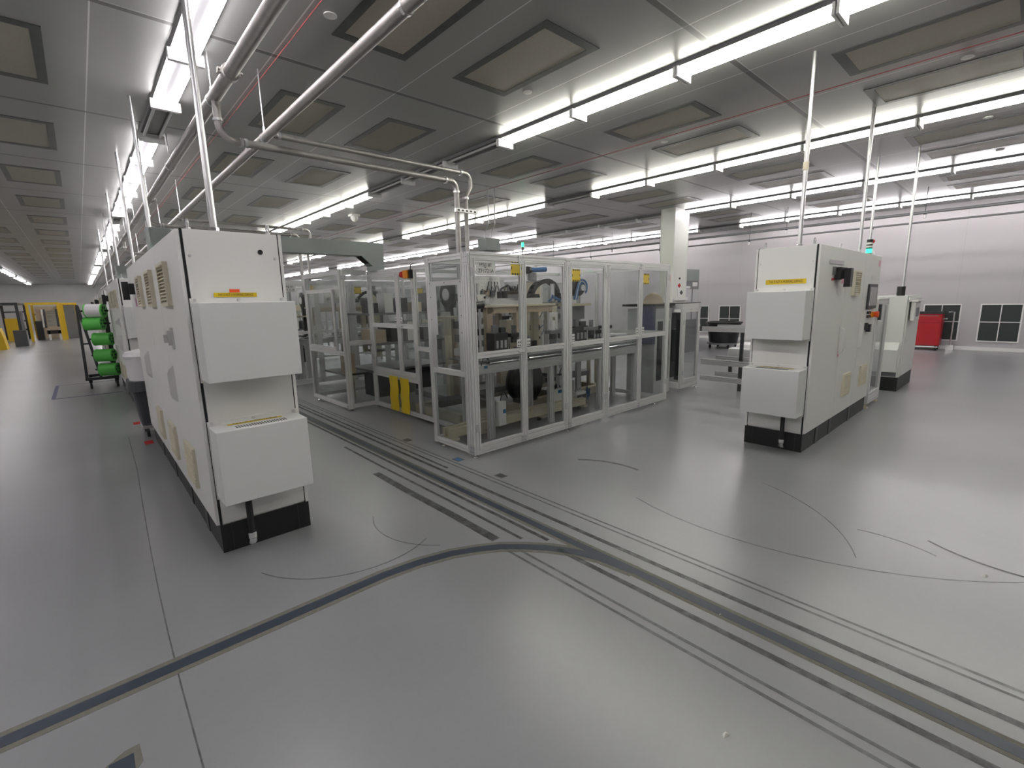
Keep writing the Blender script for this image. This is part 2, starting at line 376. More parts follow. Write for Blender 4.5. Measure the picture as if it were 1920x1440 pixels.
one(MB().tube([(1.76, -3, H - .02), (1.79, 30, H - .02)], .005, 5), 'sensing_wire', 'sensewire', 'thin red wire running along the ceiling beside the overhead pipes', 'wire', (1.76, 0, H))
one(MB().tube([(6.95, -3, H - .02), (6.95, 20, H - .02)], .005, 5), 'sensing_wire', 'sensewire', 'thin red wire running along the ceiling between the two lamp rows', 'wire', (6.95, 0, H))
# ---------------------------------------------------------------- overhead pipes
def arc(c, r, a0, a1, u, v, n=7):
    c, u, v = Vector(c), Vector(u), Vector(v)
    return [tuple(c + u * r * cos(a0 + (a1 - a0) * i / n) + v * r * sin(a0 + (a1 - a0) * i / n)) for i in range(n + 1)]
def ring(c, axis, r, w, n=14):
    d = Vector(axis).normalized() * w / 2; c = Vector(c); return (c - d, c + d, r, n)
def main_pipe(x, z, r, label, ys, cys):
    t = T('overhead_pipe', label, 'pipe', (x, 0, z))
    MB().cyl((x, -5, z), (x, 58, z), r, 16).build('pipe_run', 'steel', t, smooth=True)
    for y in ys:
        m = MB().cyl((x, y, z + r), (x, y, H), .006, 6); m.cyl((x, y - .012, z), (x, y + .012, z), r + .006, 14); m.cyl((x, y, z + r), (x, y, z + r + .06), .014, 6)
        m.build('hanger', 'steel_b', t)
    for y in cys:
        m = MB().cyl((x, y - .03, z), (x, y + .03, z), r + .016, 14)
        for s in (-1, 1): m.box(x + s * (r + .02) - .02, x + s * (r + .02) + .02, y - .02, y + .02, z - .02, z + .02); m.cyl((x + s * (r + .03), y - .05, z), (x + s * (r + .03), y + .05, z), .008, 6)
        m.build('coupling', 'steel', t)
    return t
main_pipe(1.235, 3.68, .056, 'thick galvanised overhead pipe beside the lamp row above the white cabinets', [2.6, 5.62, 8.5, 11.4, 14.3, 17.2, 20, 23], [4.9, 11.2, 17.5])
main_pipe(1.70, 3.45, .045, 'galvanised overhead pipe hung on rods, running above the gap before the enclosure', [2.75, 5.69, 8.5, 11.36, 14.2, 17, 20], [])
def branch(y, n):
    w = ['over the glazed enclosure corner', 'reaching behind the duct bridge', 'far down the cabinet row'][n]
    t = T('branch_pipe', 'steel branch pipe, lower of the pair ' + w, 'pipe', (1.235, y, 3.68), 'branch pipes')
    pts = [(1.235, y, 3.64), (1.235, y, 3.44)] + arc((1.375, y, 3.44), .14, pi, 1.5 * pi, (1, 0, 0), (0, 0, 1)) + [(3.93, y, 3.30)] + arc((3.93, y, 3.20), .10, pi / 2, 0, (1, 0, 0), (0, 0, 1)) + [(4.03, y, 1.95)]
    MB().tube(pts, .036, 12).build('pipe_run', 'steel', t, smooth=True)
    for p, a in (((1.235, y, 3.47), (0, 0, 1)), ((1.42, y, 3.30), (1, 0, 0)), ((1.46, y, 3.30), (1, 0, 0)), ((3.86, y, 3.30), (1, 0, 0)), ((4.03, y, 3.17), (0, 0, 1))):
        c0, c1, r, k = ring(p, a, .045, .025); MB().cyl(c0, c1, r, k).build('collar', 'steel_b', t, smooth=True)
    y2 = y + .06
    t2 = T('branch_pipe', 'grey branch pipe, upper of the pair ' + w, 'pipe', (1.70, y2, 3.45), 'branch pipes')
    pts = [(1.70, y2, 3.45), (4.22, y2, 3.45)] + arc((4.22, y2, 3.35), .10, pi / 2, 0, (1, 0, 0), (0, 0, 1)) + [(4.32, y2, 3.28), (4.23, y2, 3.14), (4.23, y2, 1.95)]
    MB().tube(pts, .03, 12).build('pipe_run', 'steel', t2, smooth=True)
    for p, a in (((1.80, y2, 3.45), (1, 0, 0)), ((4.16, y2, 3.45), (1, 0, 0)), ((4.23, y2, 3.12), (0, 0, 1))):
        c0, c1, r, k = ring(p, a, .042, .03); MB().cyl(c0, c1, r, k).build('collar', 'steel_b', t2, smooth=True)
    m = MB().box(3.96, 4.33, y - .075, y - .04, 2.90, 2.945)
    for i in range(5): m.box(3.985 + i * .07, 4.02 + i * .07, y - .077, y - .074, 2.912, 2.933, 1)
    one(m, 'strut_clamp', ['steel_b', 'gap'], 'slotted steel strut clamping the two vertical branch pipes ' + w, 'bracket', (4.03, y, 2.92), 'pipe strut clamps')
for i, y in enumerate((5.5, 11.8, 18.1)): branch(y, i)
for i, (x, z) in enumerate(((15.2, 3.53), (15.2, 3.31))):
    t = T('wall_pipe', ['upper', 'lower'][i] + ' of two long dark pipes hung in front of the white wall', 'pipe', (x, 0, z), 'pipes before the white wall')
    MB().cyl((x, -4, z), (x, 40, z), .035 - .012 * i, 10).build('pipe_run', 'midgrey', t, smooth=True)
    for y in range(-1 + i, 22, 3):
        m = MB().cyl((x, y, z), (x, y, H), .006, 5); m.cyl((x, y, z - .05), (x, y, z + .02), .03, 8)
        m.build('hanger', ['dark', 'dark'], t); MB().cyl((x, y, z - .13), (x, y, z - .05), .026, 8).build('nozzle', 'wplast', t)
# ---------------------------------------------------------------- electrical cabinets
def cabinet(MAP, L, seams, label, loc, aisle):
    """u along the door face, v depth from the door face, z up"""
    t = T('electrical_cabinet', label, 'electrical cabinet', loc)
    B = lambda: MB(MAP)
    B().box(.012, L, .022, .61, .2, 2.185).build('carcass', 'white', t)
    pl = B().box(.0, L, .02, .615, 0, .2); pl.build('plinth', 'black', t)
    for u in [s - .06 for s in seams[:-1]] + [.45]: B().box(u, u + .10, .014, .02, .0, .2).build('plinth_cover', 'dark', t)
    for v in (.085, .53): B().box(-.002, 0, v, v + .004, 0, .2).build('plinth_joint', 'dark', t)
    u0 = .0
    for i, s in enumerate(seams):
        d = B().box(u0 + .004, s - .004, 0, .022, .21, 2.18).build('door', 'white', t, bevel=.002)
        if i < len(seams) - 1: B().box(s - .005, s + .005, .008, .0215, .21, 2.18).build('seam_shade', 'midgrey', t)  # added grey strip paints the shade of the gap between doors
        u0 = s
    gm = B().box(.0, .012, .024, .035, .2, 2.185); gm.box(.0, .012, .588, .594, .2, 2.185); gm.build('gasket', 'gap', t)
    B().box(-.006, .012, .037, .586, .215, 2.18).build('side_panel', 'white', t)
    B().box(.0, .012, .595, .615, .2, 2.185).build('rear_edge', 'white', t)
    sm = B()
    for v in (.06, .56):
        for z in (.9, 1.55, 2.02): sm.lathe((-.006, v, z), [(.009, -.006), (.009, 0)], 8, 'x')
    sm.build('screw', 'steel_b', t)
    # cooler boxes on the end face
    for z0, z1, first in ((1.23, 1.725, True), (.42, .915, False)):
        bx = B().box(-.245, -.012, .03, .59, z0, z1).build('cooler_box', 'whited', t, bevel=.004)
        B().box(-.02, -.006, .025, .595, z0 - .02, z1 + .03).build('flange', 'white', bx)
        s2 = B()
        for v in (.05, .30, .57): s2.lathe((-.026, v, z1 + .017), [(.01, -.006), (.01, .006)], 8, 'x')
        s2.build('screw', 'steel_b', bx)
        if not first:
            v0 = B()
            for k in range(20): v0.box(-.20, -.14, .16 + k * .016, .167 + k * .016, z1, z1 + .002)
            v0.build('vent_slot', 'dark', bx)
    m = B(); m.tube([(-.10, .19, .44), (-.10, .19, .12)], .022, 10); m.build('drain_hose', 'plast', t, smooth=True)
    m = B(); m.cyl((-.10, .19, .14), (-.10, .19, .10), .03, 12); m.tube([(-.10, .19, .10), (-.095, .19, .07), (-.06, .19, .055), (.0, .19, .055)], .026, 10); m.build('elbow_fitting', 'chrome', t, smooth=True)
    e = B()
    for u, v in ((.06, .55), (.06, .08), (seams[0], .08), (seams[1], .08), (L - .06, .08), (L - .06, .55)):
        pts = [(u + .026 * cos(a), v, 2.225 + .026 * sin(a)) for a in [i * pi / 6 for i in range(12)]]
        q = B(); q.tube(pts, .006, 6, closed=True); q.cyl((u, v, 2.185), (u, v, 2.2), .016, 8); q.build('lifting_eye', 'steel_b', t)
    return t
def louver(MAP, t, u0, u1, z0, z1, up=True):
    m = MB(MAP); k = 11
    m.box(u0, u1, -.01, 0, z0, z1); m.box(u0, u0 + .02, -.03, -.01, z0, z1); m.box(u1 - .02, u1, -.03, -.01, z0, z1); m.box(u0 + .02, u1 - .02, -.03, -.01, z1 - .02, z1); m.box(u0 + .02, u1 - .02, -.03, -.01, z0, z0 + .02)
    h = (z1 - z0 - .04) / k
    for i in range(k):
        z = z0 + .02 + i * h
        m._add([(u0 + .02, -.032, z), (u1 - .02, -.032, z), (u1 - .02, -.01, z + h * .75), (u0 + .02, -.01, z + h * .75), (u0 + .02, -.028, z - .003), (u1 - .02, -.028, z - .003), (u1 - .02, -.008, z + h * .72), (u0 + .02, -.008, z + h * .72)],
               [(0, 1, 2, 3), (4, 5, 6, 7), (0, 1, 5, 4), (2, 3, 7, 6), (0, 3, 7, 4), (1, 2, 6, 5)])
    return m.build('louver', 'cream_vent', t)
def vent(MAP, t, u0, u1, z0, z1):
    m = MB(MAP).box(u0, u1, -.022, 0, z0, z1); h = (z1 - z0) / 13
    for i in range(12): m.box(u0 + .01, u1 - .01, -.027, -.022, z0 + h * (i + .5), z0 + h * (i + 1))
    return m.build('filter_vent', 'cream_vent', t)
def handle(MAP, t, u, z0, z1):
    n = 9; top = [(-.042 * min(1, 2.2 * sin(pi * i / n)) - .004, z0 + (z1 - z0) * i / n) for i in range(n + 1)]
    m = MB(MAP)
    poly = [(v, z) for v, z in top] + [(0, z1), (0, z0)]
    m.ext(poly, 'x', u - .017, u + .017); return m.build('door_handle', 'wplast', t)
def sign(parent, o, xd, zd, w, h, s, mt='yellow', name='sticker'):
    """a sticker centred at o, with lettering"""
    x = Vector(xd); z = Vector(zd); n = x.cross(z); o = Vector(o)
    m = MB(); c = [o + x * a * w / 2 + z * b * h / 2 for a, b in ((-1, -1), (1, -1), (1, 1), (-1, 1))]
    m._add([tuple(p) for p in c] + [tuple(p + n * .0015) for p in c], [(0, 1, 2, 3), (4, 5, 6, 7), (0, 1, 5, 4), (1, 2, 6, 5), (2, 3, 7, 6), (3, 0, 4, 7)])
    st = m.build(name, mt, parent)
    lines = s.split('\n')
    for i, ln in enumerate(lines):
        sz = h / len(lines) * (.80 if len(lines) == 1 else .78)
        text('lettering', ln, sz, o + n * .0018 + z * h * (.5 - (i + .5) / len(lines)) * .86, xd, zd, 'ink', st, sx=min(1.15, w * .9 / (len(ln) * sz * .60)))
    return st
# cabinet by the aisle (row of cabinets)
CX, CY = .50, 3.62
mapL = lambda u, v, z: (CX + v, CY + u, z)
capL = cabinet(mapL, 4.0, [1.2, 2.13, 3.08, 4.0], 'tall white electrical cabinet by the aisle, with two box coolers on its narrow end', (.8, 3.62, 0), True)
for a in ((.52, .90), (1.46, 1.82), (2.40, 2.74)): louver(mapL, capL, *a, 1.71, 2.02)
for a in ((.50, .88), (1.43, 1.80), (2.36, 2.72)): vent(mapL, capL, *a, .34, .65)
for u in (1.02, 2.85): handle(mapL, capL, u, .94, 1.24)
m = MB(mapL).box(.72, .80, -.012, 0, 1.39, 1.55); m.box(.735, .785, -.035, -.012, 1.42, 1.53); m.box(.75, .77, -.06, -.03, 1.44, 1.50); m.build('latch', 'steel_b', capL)
m = MB(mapL).box(3.30, 3.42, -.05, 0, 1.86, 1.98); sw = m.build('disconnect_switch', 'plast', capL); MB(mapL).box(3.33, 3.39, -.11, -.05, 1.80, 2.0).build('switch_handle', 'plast', sw)
MB(mapL).box(3.26, 3.44, -.003, 0, 1.72, 1.82).build('warning_label', 'pink', capL)
MB().lathe((.97, 3.612, 2.06), [(.016, -.004), (.016, .004)], 14, 'y').build('cable_plug', 'gap', capL)
sign(capL, (.79, 3.610, 1.775), (1, 0, 0), (0, 0, 1), .255, .028, 'THIS IS NOT A WORKING SURFACE')
MB().box(.755, .815, 3.609, 3.612, 1.792, 1.812).build('orange_tape', 'oranget', capL)
sign(capL, (.80, 3.545, .917), (1, 0, 0), (0, 1, 0), .34, .036, 'THIS IS NOT A WORKING SURFACE')
RG = 'cabinets of the aisle row'
capL['group'] = RG
for i, w in enumerate(('second', 'third', 'fourth')):
    c = clone(capL, (0, 6.3 * (i + 1), 0), f'tall white electrical cabinet, {w} in the row along the aisle', RG)
# cabinet facing the enclosure on the other side
RX, RY = 5.57, 1.50
mapR = lambda u, v, z: (RX + u, RY + v, z)
capR = cabinet(mapR, 2.76, [1.03, 1.91, 2.76], 'tall white electrical cabinet standing alone with control screen on its long door face', (5.9, 1.8, 0), False)
louver(mapR, capR, 1.32, 1.62, 1.66, 1.95); vent(mapR, capR, 1.31, 1.63, .42, .70); vent(mapR, capR, 2.16, 2.50, .43, .71)
handle(mapR, capR, 1.00, .98, 1.30); handle(mapR, capR, 1.06, .98, 1.30); handle(mapR, capR, 1.90, .98, 1.30)
m = MB(mapR).box(.32, .86, -.006, 0, 2.005, 2.045); m.build('nameplate', 'chrome', capR)
m = MB(mapR).box(.55, .80, -.06, 0, 1.84, 1.97); sw = m.build('disconnect_switch', 'plast', capR); MB(mapR).box(.68, .78, -.12, -.06, 1.76, 1.96).build('switch_handle', 'plast', sw)
MB(mapR).box(.46, .55, -.012, 0, 1.89, 1.975).build('switch_plate', 'midgrey', capR)
MB(mapR).box(.60, .76, -.062, -.059, 1.795, 1.845).build('lockout_tag', 'pink', capR); MB(mapR).box(.45, .55, -.003, 0, 1.83, 1.855).build('warning_label', 'redp', capR)
MB(mapR).box(.98, 1.04, -.003, 0, .95, 1.02).build('warning_label', 'pink', capR)
hm = MB(mapR).box(2.14, 2.62, -.02, 0, 1.475, 1.80).build('control_screen', 'dark', capR); MB(mapR).box(2.19, 2.57, -.023, -.02, 1.515, 1.765).build('display', 'screen', hm)
MB(mapR).box(2.28, 2.55, -.003, 0, 1.85, 1.91).build('name_label', 'paper', capR); MB(mapR).box(2.63, 2.72, -.003, 0, 2.04, 2.12).build('warning_label', 'pink', capR)
bp = MB(mapR).box(2.15, 2.60, -.004, 0, 1.345, 1.45).build('button_plate', 'paper', capR)
for u in (2.22, 2.32):
    for z in (1.375, 1.425): MB(mapR).lathe((u, 0, z), [(.017, -.03), (.02, -.004)], 10, 'y').build('push_button', 'plast', bp)
MB(mapR).box(2.40, 2.58, -.035, -.004, 1.36, 1.43).build('emergency_base', 'orange', bp); MB(mapR).lathe((2.49, 0, 1.395), [(.04, -.085), (.045, -.07), (.03, -.035)], 14, 'y').build('emergency_button', 'oranget', bp)
m = MB(mapR).box(2.17, 2.24, -.03, 0, 1.20, 1.29); m.box(2.26, 2.33, -.05, 0, 1.17, 1.27); m.build('door_lock', 'dark', capR)
sign(capR, (5.562, 1.80, 1.825), (0, -1, 0), (0, 0, 1), .39, .050, 'THIS IS NOT A WORKING SURFACE')
sign(capR, (5.495, 1.80, .917), (0, -1, 0), (1, 0, 0), .34, .036, 'THIS IS NOT A WORKING SURFACE')
tw = T('signal_tower', 'small signal tower with glowing green lamp on the lone white cabinet', 'signal light', (7.9, 1.57, 2.185))
MB().cyl((7.9, 1.57, 2.185), (7.9, 1.57, 2.21), .035, 12).build('base', 'midgrey', tw)
for z, mt, nm in ((2.21, 'led', 'lamp'), (2.265, 'gap', 'spacer'), (2.28, 'wplast', 'lens'), (2.305, 'gap', 'spacer'), (2.32, 'wplast', 'lens'), (2.345, 'plast', 'cap')):
    MB().cyl((7.9, 1.57, z), (7.9, 1.57, z + (.055 if nm == 'lamp' else .04 if nm == 'cap' else .025 if nm == 'lens' else .015)), .034, 14).build(nm, mt, tw)
MB().cyl((7.96, 1.57, 2.365), (8.0, 1.55, 2.365), .022, 12).build('buzzer', 'redp', tw)
# conduits up to the ceiling
for i, (x, y, z0, lb) in enumerate(((.74, 3.76, 2.185, 'rising from the end of the cabinet by the aisle'), (.76, 7.3, 2.185, 'rising from the rear of the cabinet by the aisle'), (.76, 9.95, 2.185, 'rising from the front of the second aisle cabinet'), (.76, 13.5, 2.185, 'rising from the rear of the second aisle cabinet'), (.76, 16.3, 2.185, 'rising from the front of the third aisle cabinet'), (.76, 19.7, 2.185, 'rising from the rear of the third aisle cabinet'),
        (5.87, 1.79, 2.185, 'rising from the coolers end of the lone white cabinet'), (8.2, 1.74, 2.185, 'rising from the screen end of the lone white cabinet'), (11.06, 2.2, 0., 'standing behind the signal tower cabinet'), (10.95, 1.62, 1.62, 'rising from the low white cabinet'))):
    t = T('conduit', 'bright zinc conduit ' + lb, 'conduit', (x, y, z0), 'conduits to the ceiling')
    MB().cyl((x, y, z0), (x, y, H), .021, 12).build('conduit_tube', 'steel_b', t, smooth=True)
    MB().cyl((x, y, z0), (x, y, z0 + .035), .032, 12).build('locknut', 'chrome', t)
    if i == 6: MB().cyl((x, y, 2.98), (x, y, 3.06), .028, 12).build('coupling', 'cream', t)
# ---------------------------------------------------------------- duct bridge
def duct():
    t = T('cable_duct', 'grey sheet metal cable duct bridging from the aisle cabinet to the enclosure', 'cable duct', (.67, 6.8, 2.4))
    MB().box(.70, 3.20, 6.80, 7.0, 2.395, 2.595).build('duct_run', 'duct', t)
    MB().ext([(3.20, 2.395), (3.37, 2.25), (3.37, 2.18), (3.56, 2.18), (3.56, 2.595), (3.20, 2.595)], 'y', 6.80, 7.0).build('duct_elbow', 'duct', t)
    MB().box(.68, .90, 6.80, 7.0, 2.19, 2.6).build('duct_riser', 'duct', t)
    MB().ext([(3.21, 2.393), (3.365, 2.26), (3.37, 2.252), (3.2, 2.39)], 'y', 6.815, 6.985).build('elbow_chamfer', 'gap', t)  # black sheet along the elbow's chamfer
    return t
dc = duct()
clone(dc, (0, 6.3, 0), 'grey sheet metal cable duct bridge at the second aisle cabinet')
# ---------------------------------------------------------------- machine enclosure
def pr(t, axis, a, b, u, w, name): return MB().prof(axis, a, b, *u, *w).build(name, 'alu', t)
def foot(t, x, y):
    m = MB().cyl((x, y, .022), (x, y, .055), .007, 8); m.lathe((x, y, 0), [(.032, 0), (.032, .008), (.014, .022)], 14); m.build('levelling_foot', 'chrome', t)
def bracket(t, x0, x1, y0, y1, z0, z1):
    m = MB().box(x0, x1, y0, y1, z0, z1); dx, dy = x1 - x0, y1 - y0
    for a in (.27, .73):
        for b in (.25, .75):
            z = z0 + (z1 - z0) * b
            if dx < dy: m.box(x0 - .001, x0, y0 + dy * a - .004, y0 + dy * a + .004, z - .004, z + .004, 1)
            else: m.box(x0 + dx * a - .004, x0 + dx * a + .004, y0 - .001, y0, z - .004, z + .004, 1)
    m.build('corner_bracket', ['alu_d', 'gap'], t)
def door(t, MAP, u0, u1, z0, z1, zm, hinge, hz=(.30, 1.95), hasp=True, knob=True):
    """glazed double-panel door in plane v=0 (v inward)"""
    w = .042; d = MB(MAP)
    def pf(axis, a, b, us, zs):
        mb = MB(MAP); 
        if axis == 'x': mb.prof('x', a, b, 0, .035, *zs)
        else: mb.prof('z', a, b, *us, 0, .035)
        d.v and None
        o = len(d.v); d.v += mb.v; d.f += [[i + o for i in f] for f in mb.f]; d.mi += mb.mi
    pf('z', z0, z1, (u0, u0 + w), None); pf('z', z0, z1, (u1 - w, u1), None)
    pf('x', u0 + w, u1 - w, None, (z0, z0 + .062)); pf('x', u0 + w, u1 - w, None, (z1 - w, z1))
    if zm: pf('x', u0 + w, u1 - w, None, (zm - .032, zm + .032))
    dr = d.build('door', 'alu', t)
    for a, b in (((z0 + .062, zm - .032), (zm + .032, z1 - w)) if zm else ((z0 + .062, z1 - w),)):
        MB(MAP).box(u0 + w, u1 - w, .014, .018, a, b).build('pane', 'glass', dr)
    uh = u0 if hinge == 0 else u1
    for z in hz:
        m = MB(MAP).box(uh - .024, uh - .003, -.007, 0, z, z + .085); m.box(uh + .003, uh + .024, -.007, 0, z, z + .085); m.cyl((uh, -.006, z), (uh, -.006, z + .085), .006, 8); m.build('hinge', 'alu_d', dr)
    if knob:
        uk = u1 - .02 if hinge == 0 else u0 + .02; s = -1 if hinge == 0 else 1
        m = MB(MAP).box(min(uk, uk + s * .09), max(uk, uk + s * .09), -.03, -.018, zm - .01, zm + .012); m.box(uk - .01, uk + .01, -.02, 0, zm - .01, zm + .01); m.build('door_pull', 'wplast', dr)
        ul = u1 - .10 if hinge == 0 else u0 + .045
        m = MB(MAP).box(ul, ul + .055, .004, .013, zm + .045, zm + .13)
        for a in range(2):
            for b in range(2): m.box(ul + .008 + a * .026, ul + .022 + a * .026, .002, .004, zm + .055 + b * .038, zm + .069 + b * .038, 1)
        m.build('safety_switch', ['paper', 'ink'], dr)
    return dr
def caution(t, x, z, y=3.905, w=.16, h=.15):
    m = MB().box(x - w / 2, x + w / 2, y - .002, y, z - h / 2, z + h / 2)
    for k in range(4):
        c = x - w / 2 + w * (.16 + .225 * k)
        for s in (-1, 1): m.box(c - w * .06, c + w * .06, y - .003, y - .002, z + s * h * .43 - h * .07, z + s * h * .43 + h * .07, 1)
    for s in (-1, 1): m.box(x + s * w * .46 - w * .04, x + s * w * .46 + w * .04, y - .003, y - .002, z - h * .1, z + h * .1, 1)
    for k in range(5): m.box(x - w * .32, x + w * .32, y - .0028, y - .002, z + h * (.2 - .1 * k), z + h * (.215 - .1 * k), 2)
    return m.build('caution_sign', ['yellow', 'ink', 'tan'], t)
def enclosure(num, code):
    t = T('machine_enclosure', 'x', 'machine enclosure', (2.97, 3.9, 0))
    fy = 3.9; Y0 = (fy, fy + .045)
    # front bay posts and beams
    for x0, x1 in ((2.965, 3.01), (4.455, 4.53), (5.275, 5.318), (6.118, 6.135), (6.895, 6.94)):
        if x1 - x0 > .02: pr(t, 'z', .04, 2.19, (x0, x1), (fy + (0 if x0 < 3 or x0 > 6.5 else .005), fy + .05), 'post')
    pr(t, 'x', 3.01, 6.895, (fy, fy + .045), (2.13, 2.19), 'beam'); pr(t, 'x', 3.01, 6.895, (fy + .002, fy + .045), (.04, .085), 'beam')
    idm = lambda u, v, z: (u, fy + v - .001, z)
    for u0, u1, hg in ((3.012, 3.728, 0), (3.735, 4.455, 1), (4.53, 5.272, 1), (5.32, 6.118, 0), (6.128, 6.893, 1)):
        door(t, idm, u0, u1, .088, 2.128, 1.125, hg)
    bracket(t, 2.96, 2.965, 3.905, 3.985, 2.06, 2.17); bracket(t, 2.96, 2.965, 3.905, 3.985, .05, .15)
    bracket(t, 4.46, 4.54, fy - .005, fy, 2.08, 2.17); bracket(t, 3.66, 3.74, fy - .005, fy, .045, .12); bracket(t, 6.09, 6.15, fy - .008, fy, 2.09, 2.17)
    bracket(t, 6.09, 6.15, fy - .005, fy, .045, .12); bracket(t, 4.50, 4.56, fy - .005, fy, .045, .12)
    bracket(t, 3.67, 3.75, fy - .006, fy, 2.09, 2.18)
    sp = sign(t, (3.20, fy + .006, 2.035), (1, 0, 0), (0, 0, 1), .26, .145, f'HSJJ {num}\n{code}', 'paper', 'machine_sign')
    for x, z in ((3.635, 2.045), (4.655, 1.985), (6.25, 1.96)): caution(t, x, z, fy + .006)
    MB().box(6.94, 6.965, 3.91, 3.96, 1.93, 2.03).build('interlock_box', 'orange', t)
    # left face of the front bay (plane x=2.98)
    fx = 2.975
    pr(t, 'z', .04, 2.19, (fx - .005, fx + .04), (3.955, 4.04), 'post'); pr(t, 'z', .04, 2.19, (fx - .005, fx + .04), (4.655, 4.70), 'post')
    for z in ((2.13, 2.19), (.89, .95), (.045, .11)): pr(t, 'y', 4.04, 4.655, (fx, fx + .04), z, 'beam')
    MB().box(fx + .015, fx + .019, 4.04, 4.655, 1.925, 2.13).build('pane', 'glass', t); MB().box(fx + .015, fx + .019, 4.04, 4.655, .11, .89).build('pane', 'glass', t)
    m = MB(); m.box(fx - .003, fx + .004, 4.02, 4.68, 1.87, 1.925); m.box(fx - .003, fx + .004, 4.02, 4.11, 1.33, 1.87); m.box(fx - .003, fx + .004, 4.52, 4.68, 1.33, 1.87); m.box(fx - .003, fx + .004, 4.02, 4.11, .95, 1.33); m.box(fx - .003, fx + .004, 4.56, 4.68, .95, 1.33)
    for y, z in ((4.06, 1.9), (4.35, 1.9), (4.64, 1.9), (4.06, 1.75), (4.06, 1.55), (4.06, 1.37), (4.63, 1.75), (4.63, 1.5)): m.box(fx - .004, fx - .003, y - .006, y + .006, z - .006, z + .006, 1)
    m.build('load_port_plate', ['alu_d', 'gap'], t); MB().box(fx + .012, fx + .016, 4.11, 4.52, 1.33, 1.87).build('sliding_pane', 'glass', t)
    # recess wall x=3.43 between y 4.7 and 7.16
    rx = 3.43
    pr(t, 'x', fx + .04, rx, (4.66, 4.70), (2.13, 2.19), 'beam'); pr(t, 'x', fx + .04, rx, (4.66, 4.70), (.05, .11), 'beam'); 
    MB().box(fx + .04, rx, 4.675, 4.679, .11, 2.13).build('pane', 'glass', t)
    for y in (4.70, 5.40, 5.74, 7.115): pr(t, 'z', .05, 2.19, (rx, rx + .045), (y, y + .045), 'post')
    pr(t, 'y', 4.745, 7.115, (rx, rx + .045), (2.13, 2.19), 'beam'); pr(t, 'y', 4.745, 7.115, (rx, rx + .045), (.05, .11), 'beam'); pr(t, 'y', 5.785, 7.115, (rx, rx + .045), (.55, .62), 'beam'); pr(t, 'y', 5.445, 5.74, (rx, rx + .045), (1.03, 1.09), 'beam')
    rm = lambda u, v, z: (rx - .002 + v, u, z)
    door(t, rm, 5.79, 6.235, .63, 2.12, 1.36, 0, (.8, 1.8)); door(t, rm, 6.245, 7.11, .63, 2.12, 1.36, 1, (.8, 1.9))
    for a in ((5.79, 7.11, .11, .55), (5.445, 5.74, .11, 1.03), (5.445, 5.74, 1.09, 2.13), (4.745, 5.40, .11, 2.13)): MB().box(rx + .02, rx + .024, *a).build('pane', 'glass', t)
    # second bay (plane x=2.98, y 7.16-8.7)
    for y in (7.16, 8.655): pr(t, 'z', .04, 2.21, (fx, fx + .09), (y, y + .045), 'post')
    pr(t, 'y', 7.205, 8.655, (fx, fx + .045), (2.14, 2.21), 'beam'); pr(t, 'y', 7.205, 8.655, (fx, fx + .045), (.89, .95), 'beam'); pr(t, 'y', 7.205, 8.655, (fx, fx + .045), (.04, .10), 'beam')
    MB().box(fx + .02, fx + .024, 7.205, 8.655, 1.94, 2.14).build('pane', 'glass', t); MB().box(fx + .02, fx + .024, 7.205, 8.655, .10, .89).build('pane', 'glass', t)
    fm2 = lambda u, v, z: (fx - .004 + v, u, z)
    door(t, fm2, 7.46, 8.62, .95, 1.925, None, 0, (), knob=False); MB().box(fx + .02, fx + .024, 7.205, 7.46, .95, 1.925).build('pane', 'glass', t); pr(t, 'y', 7.205, 8.655, (fx, fx + .045), (1.925, 1.945), 'beam')
    sm = lambda u, v, z: (u, 7.16 + v, z)
    pr(t, 'x', fx + .09, rx, (7.16, 7.205), (2.14, 2.21), 'beam'); pr(t, 'x', fx + .09, rx, (7.16, 7.205), (.05, .11), 'beam'); pr(t, 'x', fx + .09, rx, (7.16, 7.205), (1.05, 1.12), 'beam')
    MB().box(fx + .09, rx, 7.18, 7.184, 1.12, 2.14).build('pane', 'glass', t); MB().box(fx + .09, rx, 7.18, 7.184, .11, 1.05).build('pane', 'glass', t)
    bracket(t, fx - .005, fx, 7.165, 7.245, .03, .10); bracket(t, 3.0, 3.09, 7.155, 7.16, 2.06, 2.13)
    # rear and far sides
    for y in (5.3, 6.9, 8.655): pr(t, 'z', .04, 2.19, (6.895, 6.94), (y, y + .045), 'post')
    for z in ((2.13, 2.19), (1.09, 1.155), (.04, .10)): pr(t, 'y', 3.95, 8.655, (6.897, 6.94), z, 'beam')
    pr(t, 'x', fx + .09, 6.895, (8.657, 8.70), (2.14, 2.21), 'beam'); pr(t, 'x', fx + .09, 6.895, (8.657, 8.70), (.04, .10), 'beam'); pr(t, 'z', .04, 2.19, (4.9, 4.945), (8.657, 8.70), 'post')
    MB().box(6.915, 6.919, 3.95, 8.655, .10, 2.13).build('pane', 'glass', t); MB().box(fx + .09, 6.895, 8.675, 8.679, .10, 2.14).build('pane', 'glass', t)
    pr(t, 'x', rx, 6.895, (6.2, 6.245), (2.135, 2.185), 'beam')
    for x, y in ((2.99, 3.93), (4.49, 3.93), (6.6, 3.93), (3.0, 4.55), (3.45, 5.4), (3.45, 7.13), (3.02, 7.19), (3.0, 8.5), (6.9, 5.3), (6.9, 8.6)): foot(t, x, y)
    return t
enc = enclosure('#1', 'ZF1721A'); enc['label'] = 'aluminium framed glazed machine enclosure carrying the white sign and yellow caution stickers'
enc2 = enclosure('#2', 'ZF1721B'); enc2.location = Vector(enc2.location) + Vector((0, 6.3, 0)); enc2['label'] = 'second glazed machine enclosure, behind the grey duct bridge'
enc3 = clone(enc, (5.2, 6.1, 0), 'distant glazed machine enclosure seen through the big enclosure panes')
